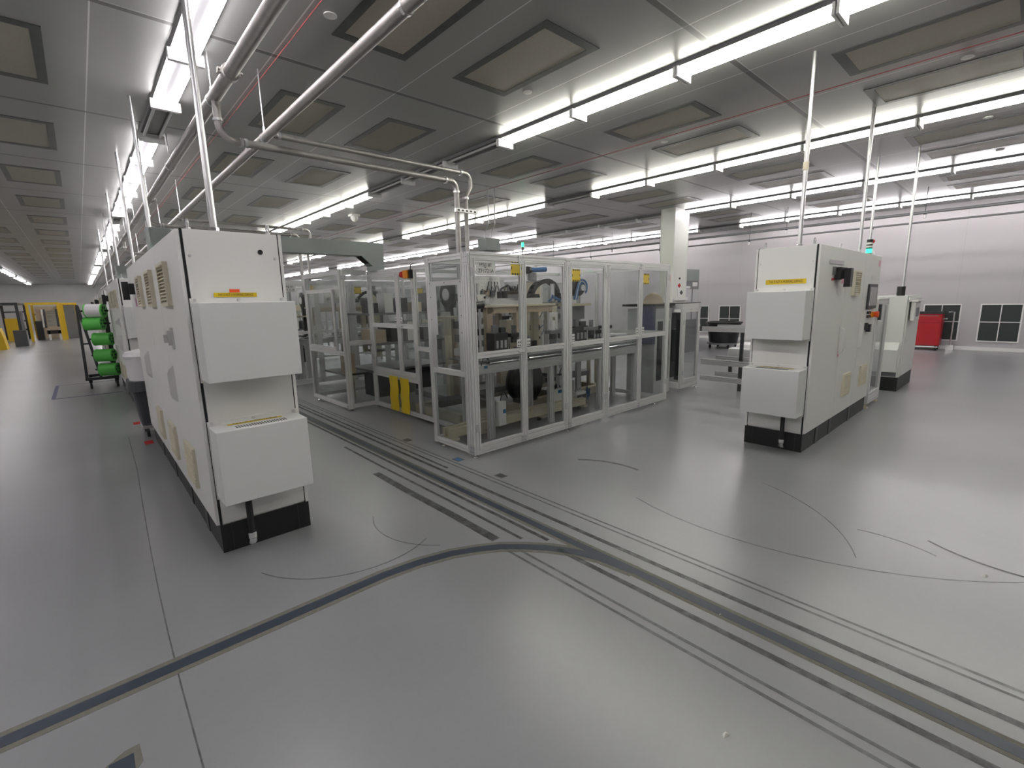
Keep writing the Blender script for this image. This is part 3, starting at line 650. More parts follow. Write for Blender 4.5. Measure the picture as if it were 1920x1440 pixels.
for o in [c for c in enc3.children if c.name.startswith('machine_sign')]:
    for q in list(o.children): bpy.data.objects.remove(q)
    bpy.data.objects.remove(o)
# yellow vinyl flaps, e-stop
for i, (y0, y1) in enumerate(((6.32, 6.58), (6.0, 6.25))):
    m = MB(); n = 10; vs = []
    for k in range(n + 1):
        z = .60 - .53 * k / n; d = .005 * sin(k * 1.3 + i) + .018; s = .02 * k / n
        for y, x in ((y0 + s, 3.425 - d), ((y0 + y1) / 2 + s, 3.418 - d - .012), (y1 + s, 3.425 - d)): vs += [(x, y, z), (x - .004, y, z)]
    fs = []
    for k in range(n):
        a, b = 6 * k, 6 * k + 6
        fs += [(a, a + 2, b + 2, b), (a + 2, a + 4, b + 4, b + 2), (a + 1, a + 3, b + 3, b + 1), (a + 3, a + 5, b + 5, b + 3), (a, a + 1, b + 1, b), (a + 4, a + 5, b + 5, b + 4)]
    fs += [(0, 2, 3, 1), (2, 4, 5, 3)]
    m._add(vs, fs)
    one(m, 'vinyl_strip', 'yellow', 'yellow vinyl strip hanging from the recessed doors, ' + ('farther from the sign corner' if i == 0 else 'beside the narrow glazed panel'), 'vinyl strip', (3.42, y0, .6), 'yellow strips on the recess')
es = T('emergency_stop', 'orange emergency stop box with red mushroom button on the recessed enclosure post', 'emergency stop', (3.40, 5.8, 2.08))
MB().box(3.38, 3.43, 5.76, 5.80, 2.02, 2.14).build('backplate', 'plast', es); MB().box(3.36, 3.425, 5.80, 5.92, 2.025, 2.135).build('box', 'orange', es, bevel=.005)
MB().lathe((3.39, 5.95, 2.08), [(.028, -.03), (.03, 0), (.045, .02), (.04, .05)], 16, 'y').build('mushroom_button', 'redp', es, smooth=True)
MB().tube([(3.40, 5.77, 2.14), (3.41, 5.77, 2.20), (3.44, 5.79, 2.21)], .006, 6).build('cable', 'plast', es)
# ---------------------------------------------------------------- equipment inside the enclosure
EQ = []
def eq(o): EQ.append(o); return o
cv = T('conveyor', 'aluminium beam conveyor crossing the enclosure at door rail height', 'conveyor', (3.3, 4.4, 0))
pr(cv, 'x', 3.32, 4.02, (4.26, 4.34), (.85, .935), 'side_beam'); pr(cv, 'x', 4.22, 6.80, (4.34, 4.43), (.80, .92), 'side_beam'); pr(cv, 'x', 3.32, 6.80, (4.78, 4.86), (.82, .92), 'side_beam')
MB().box(3.34, 6.8, 4.30, 4.86, .985, 1.0).build('deck', 'midgrey', cv)
for x in (3.6, 4.69, 5.78, 6.72):
    for y in (4.36, 4.78): MB().prof('z', 0, .85, x - .045, x + .045, y, y + .05).build('leg', 'alu', cv)
MB().tube([(3.35, 4.34, .955), (6.8, 4.34, .955)], .013, 8).build('guide_rod', 'chrome', cv)
for k in range(9):
    x = 3.55 + k * .37; MB().box(x, x + .09, 4.45, 4.7, 1.0, 1.03 + .02 * (k % 3)).build('pallet', 'alu_d' if k % 2 else 'dark', cv)
eq(cv)
bs = T('base_stand', 'cream painted steel base frame on the floor inside the enclosure', 'machine frame', (3.6, 5.2, 0))
for a in ((3.55, 6.7, 4.98, 5.08), (3.55, 6.7, 6.0, 6.1)): MB().box(*a, .08, .20).build('rail', 'cream', bs)
for x in (3.55, 4.4, 5.5, 6.6): MB().box(x, x + .1, 5.08, 6.0, .08, .20).build('cross_member', 'cream', bs)
for x in (3.6, 4.9, 6.6):
    for y in (5.03, 6.05): MB().cyl((x, y, 0), (x, y, .08), .04, 10).build('foot', 'dark', bs)
eq(bs)
fb = T('base_stand', 'cream steel base rails low behind the load port and first doors', 'machine frame', (3.2, 4.6, 0))
for a in ((3.08, 5.6, 4.50, 4.58), (3.08, 5.6, 4.02 + .62, 4.70)): MB().box(*a, .09, .19).build('rail', 'cream', fb)
for x in (3.08, 3.5, 4.6, 5.5): MB().box(x, x + .08, 4.45, 4.70, .06, .09).build('cross_member', 'cream', fb)
for x in (3.1, 4.62, 5.52): MB().cyl((x + .03, 4.58, 0), (x + .03, 4.58, .06), .03, 10).build('foot', 'dark', fb)
eq(fb)
for i, (x, y, z, w) in enumerate(((3.30, 4.9, .44, 'inside the load port window'), (4.42, 5.6, .44, 'between bench legs'), (5.05, 5.75, .44, 'behind the gauge plate'), (5.62, 5.65, .44, 'behind the third door'), (6.25, 5.6, .44, 'near the inner rack'))):
    d = T('valve_station', 'pneumatic station of grey blocks and thin hoses ' + w, 'pneumatic station', (x, y, z), 'pneumatic stations')
    x += .25 if i == 0 else 0
    MB().prof('z', z, 1.95, x, x + .045, y, y + .045).build('post', 'alu', d); MB().box(x - .03, x + .08, y - .03, y + .07, z, z + .03).build('base', 'midgrey', d)
    for k in range(5):
        zz_ = 1.02 + .17 * k; MB().box(x - .10 + .02 * (k % 2), x + .12 - .03 * (k % 3), y - .07, y, zz_, zz_ + .09).build('valve_block', ['wplast', 'midgrey', 'dark', 'alu_d', 'plast'][(k + i) % 5], d)
        MB().cyl((x + .05, y - .10, zz_ + .045), (x + .05, y - .07, zz_ + .045), .02, 8).build('port', 'chrome', d)
        if k % 2: MB().tube([(x + .05, y - .10, zz_ + .04), (x + .12, y - .16, zz_ + .10), (x + .17, y - .10, zz_ + .02), (x + .14, y - .02, zz_ - .14)], .006, 5).build('hose', ['plast', 'bluep', 'wplast'][(k + i) % 3], d)
    eq(d)
for i, (x, y) in enumerate(((4.40, 4.80), (5.12, 4.74), (5.55, 4.78), (6.02, 4.74), (6.45, 4.78))):
    d = T('press_station', f'small two-column press on the conveyor, {nth(i)} from the sign corner', 'press', (x, y, 1.0), 'presses on the conveyor')
    MB().box(x - .11, x + .11, y - .07, y + .07, 1.0, 1.03).build('base', 'alu_d', d); MB().box(x - .11, x + .11, y - .06, y + .06, 1.20, 1.25).build('head', ['plast', 'midgrey'][i % 2], d); MB().cyl((x, y, 1.25), (x, y, 1.36 + .03 * (i % 3)), .035, 12).build('cylinder', ['midgrey', 'wplast', 'dark'][i % 3], d); MB().box(x - .04, x + .04, y - .03, y + .03, 1.12, 1.20).build('ram', 'dark', d)
    for q in (-.09, .09): MB().cyl((x + q, y, 1.03), (x + q, y, 1.20), .012, 8).build('column_rod', 'chrome', d)
    eq(d)
eq(one(MB().box(3.5, 6.6, 5.2, 6.0, .36, .44), 'base_plate', 'midgrey', 'grey steel machine plate above the cream base frame', 'machine plate', (5, 5.6, .36)))
m = MB(); pts = [(4.25 + .0, 5.1, .22)] + [(4.72 + .42 * cos(a), 5.12, .26 + .36 * sin(a)) for a in [pi - i * pi / 12 for i in range(13)]]
dm = T('cable_drum', 'large black cable drum low inside the enclosure', 'drum', (4.75, 5.15, .20))
MB().lathe((4.78, 4.90, .50), [(.10, 0), (.30, .01), (.30, .05), (.12, .06), (.12, .14), (.30, .15), (.30, .19)], 28, 'y').build('drum', 'plast', dm, smooth=True)
MB().box(4.6, 4.96, 4.92, 5.07, .20, .26).build('stand', 'dark', dm); eq(dm)
pt = T('portal_table', 'cream portal bench with tan legs and a grey linear axis on top', 'bench', (4.1, 5.1, .44))
MB().box(4.0, 5.45, 4.98, 5.5, 1.605, 1.635).build('top_plate', 'cream', pt)
MB().box(4.10, 5.40, 5.0, 5.06, 1.52, 1.605).build('apron', 'tan', pt)
for x0, x1, mt in ((4.09, 4.19, 'tan'), (4.64, 4.71, 'tan'), (5.39, 5.50, 'cream')):
    for y in (5.0, 5.4): MB().box(x0, x1, y, y + .08, .44, 1.605).build('leg', mt, pt)
MB().prof('x', 4.17, 5.2, 5.02, 5.12, 1.635, 1.725).build('linear_axis', 'alu', pt); MB().box(4.6, 4.78, 4.98, 5.14, 1.725, 1.78).build('carriage', 'midgrey', pt); eq(pt)
cb = T('frame_rack', 'cream shelf frame with upright boards beside the portal bench', 'frame', (3.6, 5.3, .44))
MB().box(3.55, 4.05, 5.15, 5.5, 1.47, 1.50).build('shelf', 'cream', cb)
for x in (3.56, 3.68, 3.80, 3.92): MB().box(x, x + .06, 5.18, 5.26, .44, 1.47).build('upright', 'tan' if x > 3.6 else 'cream', cb)
eq(cb)
eq(one(MB().box(4.60, 4.78, 5.16, 5.34, .44, 1.41), 'pedestal', 'cream', 'cream box pedestal under the portal bench', 'pedestal', (4.7, 5.2, .44)))
for i, (x, y, z, w, h) in enumerate(((4.03, 4.78, 1.03, .24, .34), (4.95, 5.15, .44, .30, .70), (5.95, 5.0, 1.0, .32, .36), (6.3, 4.9, 1.03, .22, .20))):
    d = T('servo_unit', f"black servo drive unit with grey cap, {['behind the first glazed door', 'under the portal bench', 'behind the third glazed door', 'low behind the third and fourth doors'][i]}", 'servo unit', (x, y, z), 'servo units')
    MB().box(x, x + w, y, y + .18, z, z + h * .7).build('body', 'plast', d, bevel=.006); MB().cyl((x + w * .35, y + .09, z + h * .7), (x + w * .35, y + .09, z + h), .05, 12).build('motor_cap', 'midgrey', d); MB().box(x + w * .6, x + w * .95, y + .03, y + .12, z + h * .7, z + h * .9).build('connector', 'dark', d)
    for k in range(3): MB().box(x + w * .1 + k * w * .3, x + w * .25 + k * w * .3, y - .012, y, z + h * .1, z + h * .4).build('fixture_block', 'alu_d', d)
    eq(d)
for i, (x, y, z, w, h, lz) in enumerate(((3.68, 4.32, .15, .12, .31, .5), (5.0, 4.68, .02, .30, .34, .82), (3.29, 4.19, .87, .13, .09, .6), (5.2, 4.68, .42, .08, .13, .6), (4.0, 4.2, .80, .05, .16, .5))):
    d = T('control_box', ['slim upright white box with blue label on the conveyor leg', 'big white box with blue label under the second door', 'small white box with blue label at the conveyor end', 'tiny white box with blue label hanging under the conveyor', 'narrow white box on the conveyor beam behind the first door'][i], 'control box', (x, y, z), 'white control boxes')
    MB().box(x, x + w, y, y + .08, z, z + h).build('housing', 'wplast', d, bevel=.003); MB().box(x + w * .55, x + w * .95, y - .002, y, z + h * lz, z + h * lz + min(.05, h * .4)).build('label_patch', 'blue', d)
    pts = [(x + w * .5, y + .04, z + h)] + [(x + w * .5 + .05 * k, y + .05 + .02 * k, z + h + .10 * sin(k * .8)) for k in range(1, 5)]
    MB().tube(pts, .008, 6).build('cable', 'plast', d); eq(d)
vm = T('valve_manifold', 'grey valve manifold with bundled blue hoses low behind the third door', 'valve manifold', (5.6, 4.65, 0))
MB().box(5.52, 5.75, 4.62, 4.72, .04, .26).build('valve_block', 'wplast', vm)
for k in range(5): MB().box(5.54 + k * .042, 5.572 + k * .042, 4.59, 4.62, .07, .22).build('valve', 'midgrey', vm)
for k in range(3): MB().cyl((5.55 + k * .06, 4.66, .26), (5.53 + k * .06, 4.66, .31), .022, 10).build('fitting', 'chrome', vm)
for k in range(6): MB().tube([(5.75, 4.64 + .012 * k, .08 + .03 * k), (5.84 + .012 * k, 4.66, .12 + .03 * k), (5.88 + .012 * k, 4.70, .30 - .03 * k), (5.90, 4.75, .02 + .01 * k)], .009, 6).build('hose', 'bluep', vm)
MB().box(5.50, 5.53, 4.66, 4.70, .26, .46).build('lever', 'wplast', vm); eq(vm)
mp = T('mounting_panel', 'pale perforated mounting panel with wiring behind the sign pane', 'panel', (4.95, 6.0, .44))
m = MB().box(4.68, 5.22, 6.02, 6.04, 1.70, 2.09)
for a in range(9):
    for b in range(6): m.cyl((4.72 + a * .058, 6.019, 1.74 + b * .06), (4.72 + a * .058, 6.0195, 1.74 + b * .06), .006, 6, m=1)
m.build('plate', ['wplast', 'ink'], mp)
for x in (4.70, 5.16): MB().box(x, x + .04, 6.04, 6.08, .44, 2.0).build('support', 'alu', mp)
for k in range(4): MB().tube([(4.78 + .1 * k, 6.0, 1.76), (4.80 + .1 * k, 5.96, 1.88 + .02 * k), (4.90 + .09 * k, 5.97, 1.84), (4.98 + .06 * k, 6.01, 2.0)], .008, 6).build('wire', 'midgrey' if k % 2 else 'plast', mp)
for k in range(3): MB().box(4.76 + .12 * k, 4.84 + .12 * k, 5.98, 6.02, 1.80 - .02 * k, 1.86).build('terminal', 'tan' if k == 1 else 'midgrey', mp)
eq(mp)
cbn = T('gripper_head', 'black gripper head with tangled cables above the portal bench', 'gripper', (4.8, 5.3, 1.635))
for k in range(6): MB().tube([(4.58 + .05 * k, 5.25, 1.66), (4.60 + .07 * k, 5.28, 1.86 + .03 * (k % 3)), (4.75 + .04 * k, 5.30, 1.92 - .02 * k), (4.88 + .02 * k, 5.32, 1.75)], .014, 7).build('cable', 'plast', cbn, smooth=True)
MB().box(4.62, 4.90, 5.22, 5.40, 1.72, 1.83).build('body', 'plast', cbn, bevel=.008); MB().cyl((4.74, 5.2, 1.66), (4.74, 5.2, 1.74), .03, 10).build('finger', 'chrome', cbn); MB().box(4.6, 4.95, 5.24, 5.38, 1.635, 1.66).build('base', 'midgrey', cbn); eq(cbn)
ch = T('cable_chain', 'black arched cable chain beside a cylinder over the portal bench', 'cable chain', (5.5, 5.3, 1.635))
ap = [(5.62 + .32 * cos(a) * (1.15 if cos(a) < 0 else .9), 5.34, 1.68 + .31 * sin(a)) for a in [pi - i * pi / 16 for i in range(17)]]
m = MB()
for p, q in zip(ap, ap[1:]):
    d = (Vector(q) - Vector(p)); mid = (Vector(p) + Vector(q)) / 2; n = Vector((-d[2], 0, d[0])).normalized() * .035; d = d * .47
    c = [mid + sx * d + sz * n for sx, sz in ((-1, -1), (1, -1), (1, 1), (-1, 1))]
    m._add([(v[0], y, v[2]) for y in (5.30, 5.39) for v in c], [(0, 1, 2, 3), (4, 5, 6, 7), (0, 1, 5, 4), (1, 2, 6, 5), (2, 3, 7, 6), (3, 0, 4, 7)])
m.build('chain_link', 'plast', ch); MB().box(5.47, 6.1, 5.28, 5.42, 1.60, 1.65).build('tray', 'midgrey', ch); MB().box(5.53, 6.15, 5.1, 5.5, .44, .5).build('base', 'midgrey', ch)
for x in (5.6, 6.0): MB().box(x, x + .06, 5.3, 5.38, .5, 1.6).build('support', 'alu', ch)
eq(ch)
pc = T('air_cylinder', 'chrome air cylinder standing on the bench end beside blue hoses', 'air cylinder', (5.42, 5.02, 1.635))
MB().cyl((5.43, 5.03, 1.66), (5.43, 5.03, 1.93), .035, 14).build('barrel', 'alu_d', pc, smooth=True); MB().box(5.385, 5.475, 4.99, 5.07, 1.635, 1.67).build('mount', 'midgrey', pc); MB().box(5.39, 5.47, 4.99, 5.07, 1.93, 1.955).build('end_cap', 'plast', pc)
for k in range(4): MB().tube([(5.30 + .02 * k, 5.0, 1.67), (5.36, 4.97, 1.72 + .015 * k), (5.48 + .02 * k, 4.96, 1.69), (5.52 + .02 * k, 5.0, 1.65)], .007, 6).build('hose', 'bluep', pc)
eq(pc)
rl = T('spring_reel', 'round black reel wrapped with blue hoses behind the third door', 'reel', (6.08, 5.0, 1.0))
MB().lathe((6.08, 5.02, 1.88), [(.13, 0), (.145, .02), (.145, .12), (.13, .14)], 26, 'y').build('drum', 'plast', rl, smooth=True)
MB().box(6.0, 6.16, 5.16, 5.22, 1.36, 1.95).build('stand', 'alu', rl)
for k in range(5): MB().tube([(6.08 + (.06 + .016 * k) * cos(a), 4.98 - .004 * k, 1.88 + (.06 + .016 * k) * sin(a)) for a in [-.9 + i * .28 for i in range(14)]] + [(5.95 - .02 * k, 4.97, 1.68)], .008, 6).build('hose', 'bluep' if k != 2 else 'wplast', rl)
MB().cyl((6.08, 4.95, 1.87), (6.08, 5.02, 1.87), .05, 14).build('hub', 'alu_d', rl)
MB().box(5.85, 6.35, 5.0, 5.3, 1.58, 1.62).build('shelf', 'cream', rl); MB().box(5.9, 6.3, 5.1, 5.2, 1.36, 1.58).build('bracket', 'midgrey', rl)
eq(rl)
fx_ = T('fixture_block_unit', 'white plate gauge unit with framed window behind the second door', 'gauge unit', (5.3, 5.1, .44))
MB().box(5.26, 5.44, 4.93, 4.96, 1.24, 1.50).build('face_plate', 'wplast', fx_); MB().box(5.31, 5.39, 4.926, 4.93, 1.33, 1.44).build('window', 'cream', fx_); MB().box(5.325, 5.375, 4.924, 4.926, 1.345, 1.425).build('window_glass', 'midgrey', fx_); MB().box(5.30, 5.40, 4.93, 5.0, .5, 1.26).build('stem', 'midgrey', fx_); MB().box(5.2, 5.5, 4.90, 4.98, .44, .5).build('base', 'dark', fx_); eq(fx_)
bsv = T('blue_actuator', 'blue cylinder actuator with black end hung under the roof beam', 'actuator', (5.0, 5.0, 2.12))
MB().cyl((4.93, 5.0, 2.12), (5.25, 5.0, 2.14), .035, 14).build('body', 'bluep', bsv, smooth=True); MB().lathe((4.87, 5.0, 2.12), [(.055, 0), (.05, .05), (.03, .08)], 14, 'x').build('end', 'plast', bsv); MB().box(5.0, 5.06, 4.98, 6.2, 2.15, 2.18).build('arm', 'alu', bsv); eq(bsv)
crp = T('support_column', 'cream square pillar with grey collar rising to the enclosure roof', 'pillar', (6.1, 6.1, .44))
MB().box(6.0, 6.22, 6.05, 6.25, .2, 2.0).build('shaft', 'cream', crp); MB().lathe((6.11, 6.15, 2.0), [(.14, 0), (.14, .03), (.08, .04), (.08, .17)], 18).build('collar', 'midgrey', crp); eq(crp)
gr = T('gas_strut', 'slanted white rod ending in a black knob inside the first door', 'rod', (3.4, 4.25, 1.0))
MB().cyl((3.30, 4.3, 1.96), (3.40, 4.3, 1.68), .009, 8).build('rod', 'wplast', gr); MB().cyl((3.34, 4.3, 1.64), (3.46, 4.3, 1.65), .04, 14).build('knob', 'plast', gr); MB().cyl((3.41, 4.3, 1.0), (3.41, 4.3, 1.62), .014, 10).build('post', 'alu_d', gr); eq(gr)
wm = T('inspection_wheel', 'black ring wheel with white hub inside the recessed doors', 'wheel', (4.1, 5.9, 1.0))
MB().lathe((4.1, 5.95, 1.80), [(.10, 0), (.20, .01), (.20, .07), (.10, .08)], 26, 'x').build('ring', 'plast', wm, smooth=True); MB().lathe((4.08, 5.95, 1.80), [(.09, 0), (.06, .05)], 18, 'x').build('hub', 'wplast', wm); MB().box(4.1, 4.2, 5.9, 6.0, .44, 1.62).build('stand', 'dark', wm); MB().box(3.8, 4.4, 5.6, 6.2, 1.40, 1.43).build('shelf', 'cream', wm)
MB().box(3.9, 3.98, 5.7, 5.82, 1.43, 1.55).build('meter', 'paper', wm); eq(wm)
cf = T('door_frame_rack', 'cream upright portal frame seen at the far end of the enclosure', 'frame', (7.3, 5.4, 0))
for x in (6.55, 6.78): MB().box(x, x + .05, 5.2, 5.25, 0, .95).build('upright', 'cream', cf)
MB().box(6.55, 6.83, 5.2, 5.25, .95, 1.02).build('lintel', 'cream', cf); eq(cf)
ip = T('inner_rack', 'aluminium inner rack with dark shelf boxes near the far end', 'rack', (6.5, 6.6, 0))
for x in (5.6, 6.6):
    for y in (6.4, 6.9): MB().prof('z', 0, 2.05, x, x + .045, y, y + .045).build('post', 'alu', ip)
for z in (.5, 1.1, 1.6): MB().box(5.6, 6.645, 6.4, 6.945, z, z + .03).build('shelf', 'alu_d', ip)
for k in range(4): MB().box(5.68 + .23 * k, 5.86 + .23 * k, 6.45, 6.85, 1.63, 1.80 + .05 * (k % 2)).build('drive_box', 'midgrey' if k % 2 else 'wplast', ip)
for k in range(3): MB().box(5.7 + .3 * k, 5.95 + .3 * k, 6.45, 6.85, 1.13, 1.42).build('drive_box', 'plast' if k % 2 else 'midgrey', ip)
eq(ip)
ip2 = T('inner_rack', 'aluminium inner rack with cable trays behind the recessed doors', 'rack', (4.2, 7.6, 0))
for x in (3.5, 4.9):
    for y in (7.3, 8.2): MB().prof('z', 0, 2.0, x, x + .045, y, y + .045).build('post', 'alu', ip2)
for z in (.55, 1.0, 1.5): MB().box(3.5, 4.945, 7.3, 8.245, z, z + .035).build('shelf', 'midgrey', ip2)
for k in range(4): MB().box(3.6 + .32 * k, 3.82 + .32 * k, 7.4, 7.9, 1.035, 1.25 + .06 * (k % 3)).build('drive_box', ['tan', 'dark', 'wplast', 'midgrey'][k], ip2)
for k in range(3): MB().box(3.6 + .42 * k, 3.92 + .42 * k, 7.4, 7.9, .1, .5).build('drive_box', ['dark', 'midgrey', 'plast'][k], ip2)
for k in range(5): MB().box(3.56 + .28 * k, 3.72 + .28 * k, 7.42, 7.7, 1.535, 1.70 + .08 * ((k * 2) % 3)).build('drive_box', ['plast', 'wplast', 'dark', 'cream', 'midgrey'][k], ip2)
MB().box(3.12, 3.30, 7.55, 7.72, .55, .88).build('hopper', 'tan', ip2); MB().box(3.1, 3.5, 7.5, 8.4, .52, .55).build('hopper_shelf', 'dark', ip2); eq(ip2)
# the same kind of equipment in the neighbouring enclosures
for base, d, w in ((enc2, (0, 6.3, 0), 'the second enclosure'), (enc3, (5.2, 6.1, 0), 'the distant enclosure')):
    for o in (cv, pt, ip, ip2, mp, ch, crp, wm):
        clone(o, d, {'inner_rack': 'aluminium rack of drive boxes', 'inner_rack.001': 'aluminium rack of cable trays'}.get(o.name, str(o['label']).split(' beside')[0].split(' behind')[0].split(' inside')[0].split(' crossing')[0].split(' with')[0]) + ', inside ' + w)
# ---------------------------------------------------------------- transfer module and frame beside the enclosure
tm = T('transfer_module', 'low aluminium transfer module with glazed front at the far end of the enclosure', 'machine module', (7.78, 4.11, 0))
for x in (7.78, 8.375):
    for y in (4.11, 4.62): MB().prof('z', .06, 1.57, x, x + .045, y, y + .045).build('post', 'alu', tm)
for z in ((1.47, 1.57), (.06, .15)):
    MB().prof('x', 7.825, 8.375, 4.11, 4.155, *z).build('beam', 'alu', tm); MB().prof('y', 4.155, 4.62, 7.78, 7.825, *z).build('beam', 'alu', tm); MB().prof('y', 4.155, 4.62, 8.375, 8.42, *z).build('beam', 'alu', tm)
door(tm, lambda u, v, z: (u, 4.105 + v, z), 7.83, 8.37, .16, 1.46, None, 0, (.3, 1.2), knob=False)
MB().box(7.80, 7.804, 4.16, 4.61, .15, 1.40).build('pane', 'glass', tm); MB().box(7.86, 7.9, 4.2, 4.28, .2, 1.4).build('rail', 'dark', tm); MB().box(7.93, 8.34, 4.45, 4.6, .2, 1.40).build('shade_panel', 'dark', tm); MB().box(8.05, 8.2, 4.36, 4.45, .5, 1.1).build('drive_unit', 'midgrey', tm)  # dark panel added behind the pane to paint the module's shaded inside
for x, y in ((7.8, 4.13), (8.4, 4.13), (7.8, 4.64), (8.4, 4.64)): 
    m = MB().cyl((x, y, .02), (x, y, .07), .008, 8); m.lathe((x, y, 0), [(.035, 0), (.035, .008), (.016, .022)], 14); m.build('levelling_foot', 'chrome', tm)
MB().box(7.78, 8.42, 4.11, 4.665, 1.57, 1.585).build('top_plate', 'dark', tm); bracket(tm, 8.37, 8.425, 4.10, 4.105, 1.47, 1.57)
one(MB().lathe((7.45, 4.5, 1.58), [(.17, 0), (.17, .05), (.14, .12), (.08, .17), (.03, .19)], 18), 'cloth_cap', 'beige', 'beige cloth bundle on the dark block behind the last enclosure door', 'cloth', (7.45, 4.5, 1.58), smooth=True)
cbk = T('pedestal_module', 'aluminium pedestal module with dark opening between the enclosure and the transfer module', 'machine module', (7.45, 4.5, 0))
MB().box(7.20, 7.74, 4.30, 4.85, 0, 1.50).build('casing', 'alu', cbk, bevel=.004); MB().box(7.10, 7.76, 4.25, 4.9, 1.54, 1.58).build('top_plate', 'plast', cbk); MB().box(7.12, 7.22, 4.3, 4.6, .9, 1.54).build('side_panel', 'ctape', cbk)
for x0, x1 in ((7.28, 7.44), (7.50, 7.66)): MB().box(x0, x1, 4.294, 4.30, .25, 1.28).build('opening', 'dark', cbk)  # flat dark panels paint the shade of the casing's hollows
MB().box(7.2, 7.74, 4.294, 4.30, 1.32, 1.5).build('valance', 'alu_d', cbk)
cf2 = T('rail_conveyor', 'bare aluminium conveyor frame with three long rails behind the lone cabinet', 'conveyor frame', (8.5, 3.2, 0))
for x in (8.47, 9.1):
    for z in ((1.05, 1.14), (.44, .54), (.14, .23)): MB().prof('y', 2.35, 4.09, x, x + .045, *z).build('rail', 'alu_d', cf2)
    for y in (2.4, 3.36): MB().box(x + .045, x + .09, y, y + .05, .0, 1.05).build('leg', 'dark', cf2)
# ---------------------------------------------------------------- beyond the lone cabinet
ad = T('access_module', 'narrow aluminium framed glazed module at the end of the lone cabinet', 'machine module', (8.42, 1.5, 0))
for x in (8.40, 9.08): MB().prof('z', .07, 1.60, x, x + .05, 1.49, 1.54).build('post', 'alu', ad); MB().prof('z', .07, 1.60, x, x + .05, 2.1, 2.15).build('post', 'alu', ad)
for z in ((1.50, 1.60), (.07, .22)): MB().prof('x', 8.45, 9.08, 1.49, 1.54, *z).build('beam', 'alu', ad); MB().prof('y', 1.54, 2.1, 8.40, 8.45, *z).build('beam', 'alu', ad); MB().prof('y', 1.54, 2.1, 9.08, 9.13, *z).build('beam', 'alu', ad)
MB().box(8.45, 9.08, 1.51, 1.514, .22, 1.50).build('pane', 'glass', ad); MB().box(8.5, 9.05, 2.05, 2.09, .22, 1.5).build('rear_panel', 'midgrey', ad); MB().box(8.44, 8.5, 1.46, 1.49, 1.3, 1.52).build('handle', 'dark', ad)
for x, y in ((8.43, 1.52), (9.1, 1.52), (8.43, 2.12), (9.1, 2.12)): 
    m = MB().cyl((x, y, .02), (x, y, .07), .01, 8); m.box(x - .05, x + .05, y - .03, y + .03, 0, .02); m.build('floor_clamp', 'cream', ad)
lc = T('low_cabinet', 'low white control cabinet on a black plinth beside the red tool chest', 'control cabinet', (10.2, 1.43, 0))
MB().box(10.2, 11.5, 1.43, 2.05, .24, 1.62).build('carcass', 'whited', lc, bevel=.004); MB().box(10.2, 11.5, 1.43, 2.05, 0, .24).build('plinth', 'black', lc); MB().box(10.3, 11.48, 1.415, 1.43, .27, 1.59).build('door', 'white', lc)
MB().ext([(10.2, .34), (10.08, .34), (10.08, .72), (10.2, .84)], 'y', 1.46, 1.98).build('cooler_box', 'whited', lc); MB().box(10.195, 10.2, 1.46, 1.98, .25, .33).build('vent_grille', 'midgrey', lc)
MB().cyl((10.7, 1.6, 1.62), (10.7, 1.6, 1.78), .06, 12).build('cable_gland', 'plast', lc)
pn = T('hanging_terminal', 'white hanging operator terminal with grey screen on the low cabinet', 'terminal', (10.3, 1.36, 1.4))
MB().box(10.32, 10.85, 1.33, 1.39, 1.20, 1.52).build('housing', 'wplast', pn, bevel=.015); MB().box(10.45, 10.72, 1.325, 1.33, 1.27, 1.42).build('display', 'midgrey', pn); MB().box(10.3, 10.95, 1.30, 1.44, 1.52, 1.545).build('hood', 'wplast', pn); MB().box(10.5, 10.6, 1.39, 1.42, 1.3, 1.5).build('bracket', 'midgrey', pn)
tc = T('tool_chest', 'red rolling tool chest against the white wall', 'tool chest', (18.2, 2.05, 0))
MB().box(17.95, 18.45, 1.70, 2.40, .14, 1.04).build('body', 'red', tc, bevel=.01); MB().box(17.93, 18.47, 1.68, 2.42, 1.04, 1.10).build('top_tray', 'plast', tc)
for z0, z1 in ((.80, .88), (.90, .98)): MB().box(17.935, 17.95, 1.73, 2.37, z0, z1).build('drawer', 'red', tc, bevel=.004)
MB().box(17.935, 17.95, 1.73, 2.37, .18, .77).build('lower_panel', 'red', tc, bevel=.004); MB().box(17.925, 17.935, 1.78, 2.32, .985, .998).build('drawer_pull', 'chrome', tc); MB().box(17.93, 17.936, 2.28, 2.33, .42, .50).build('lock', 'plast', tc)
MB().tube([(18.0, 1.68, .9), (17.98, 1.60, .9), (18.3, 1.60, .9), (18.3, 1.68, .9)], .014, 8).build('side_handle', 'chrome', tc)
for x in (18.0, 18.4):
    for y in (1.77, 2.33): 
        m = MB().lathe((x, y - .02, .06), [(.06, 0), (.06, .04)], 14, 'y'); m.box(x - .03, x + .03, y - .03, y + .03, .10, .14); m.build('caster', 'rubber', tc)
MB().box(17.94, 17.95, 1.72, 2.38, .09, .12).build('bumper', 'chrome', tc)
m = MB().tube([(18.4, 1.62, 1.08), (18.4, 1.50, 1.08), (18.4, 1.50, .15)], .018, 8); m.box(18.25, 18.55, 1.42, 1.58, 0, .15); one(m, 'push_cart', 'steel_b', 'thin metal stand beside the red tool chest', 'stand', (18.4, 1.5, 0))
gg = T('wall_grille', 'x', 'air grille', (XR, 0, .25))
m = MB()
for a in ((0, .83, .25, .28), (0, .83, 1.27, 1.30), (0, .03, .28, 1.27), (.80, .83, .28, 1.27), (.405, .425, .28, 1.27), (.03, .80, .79, .81)): m.box(XR - .025, XR, a[0], a[1], a[2], a[3])
m.build('frame', 'wplast', gg)
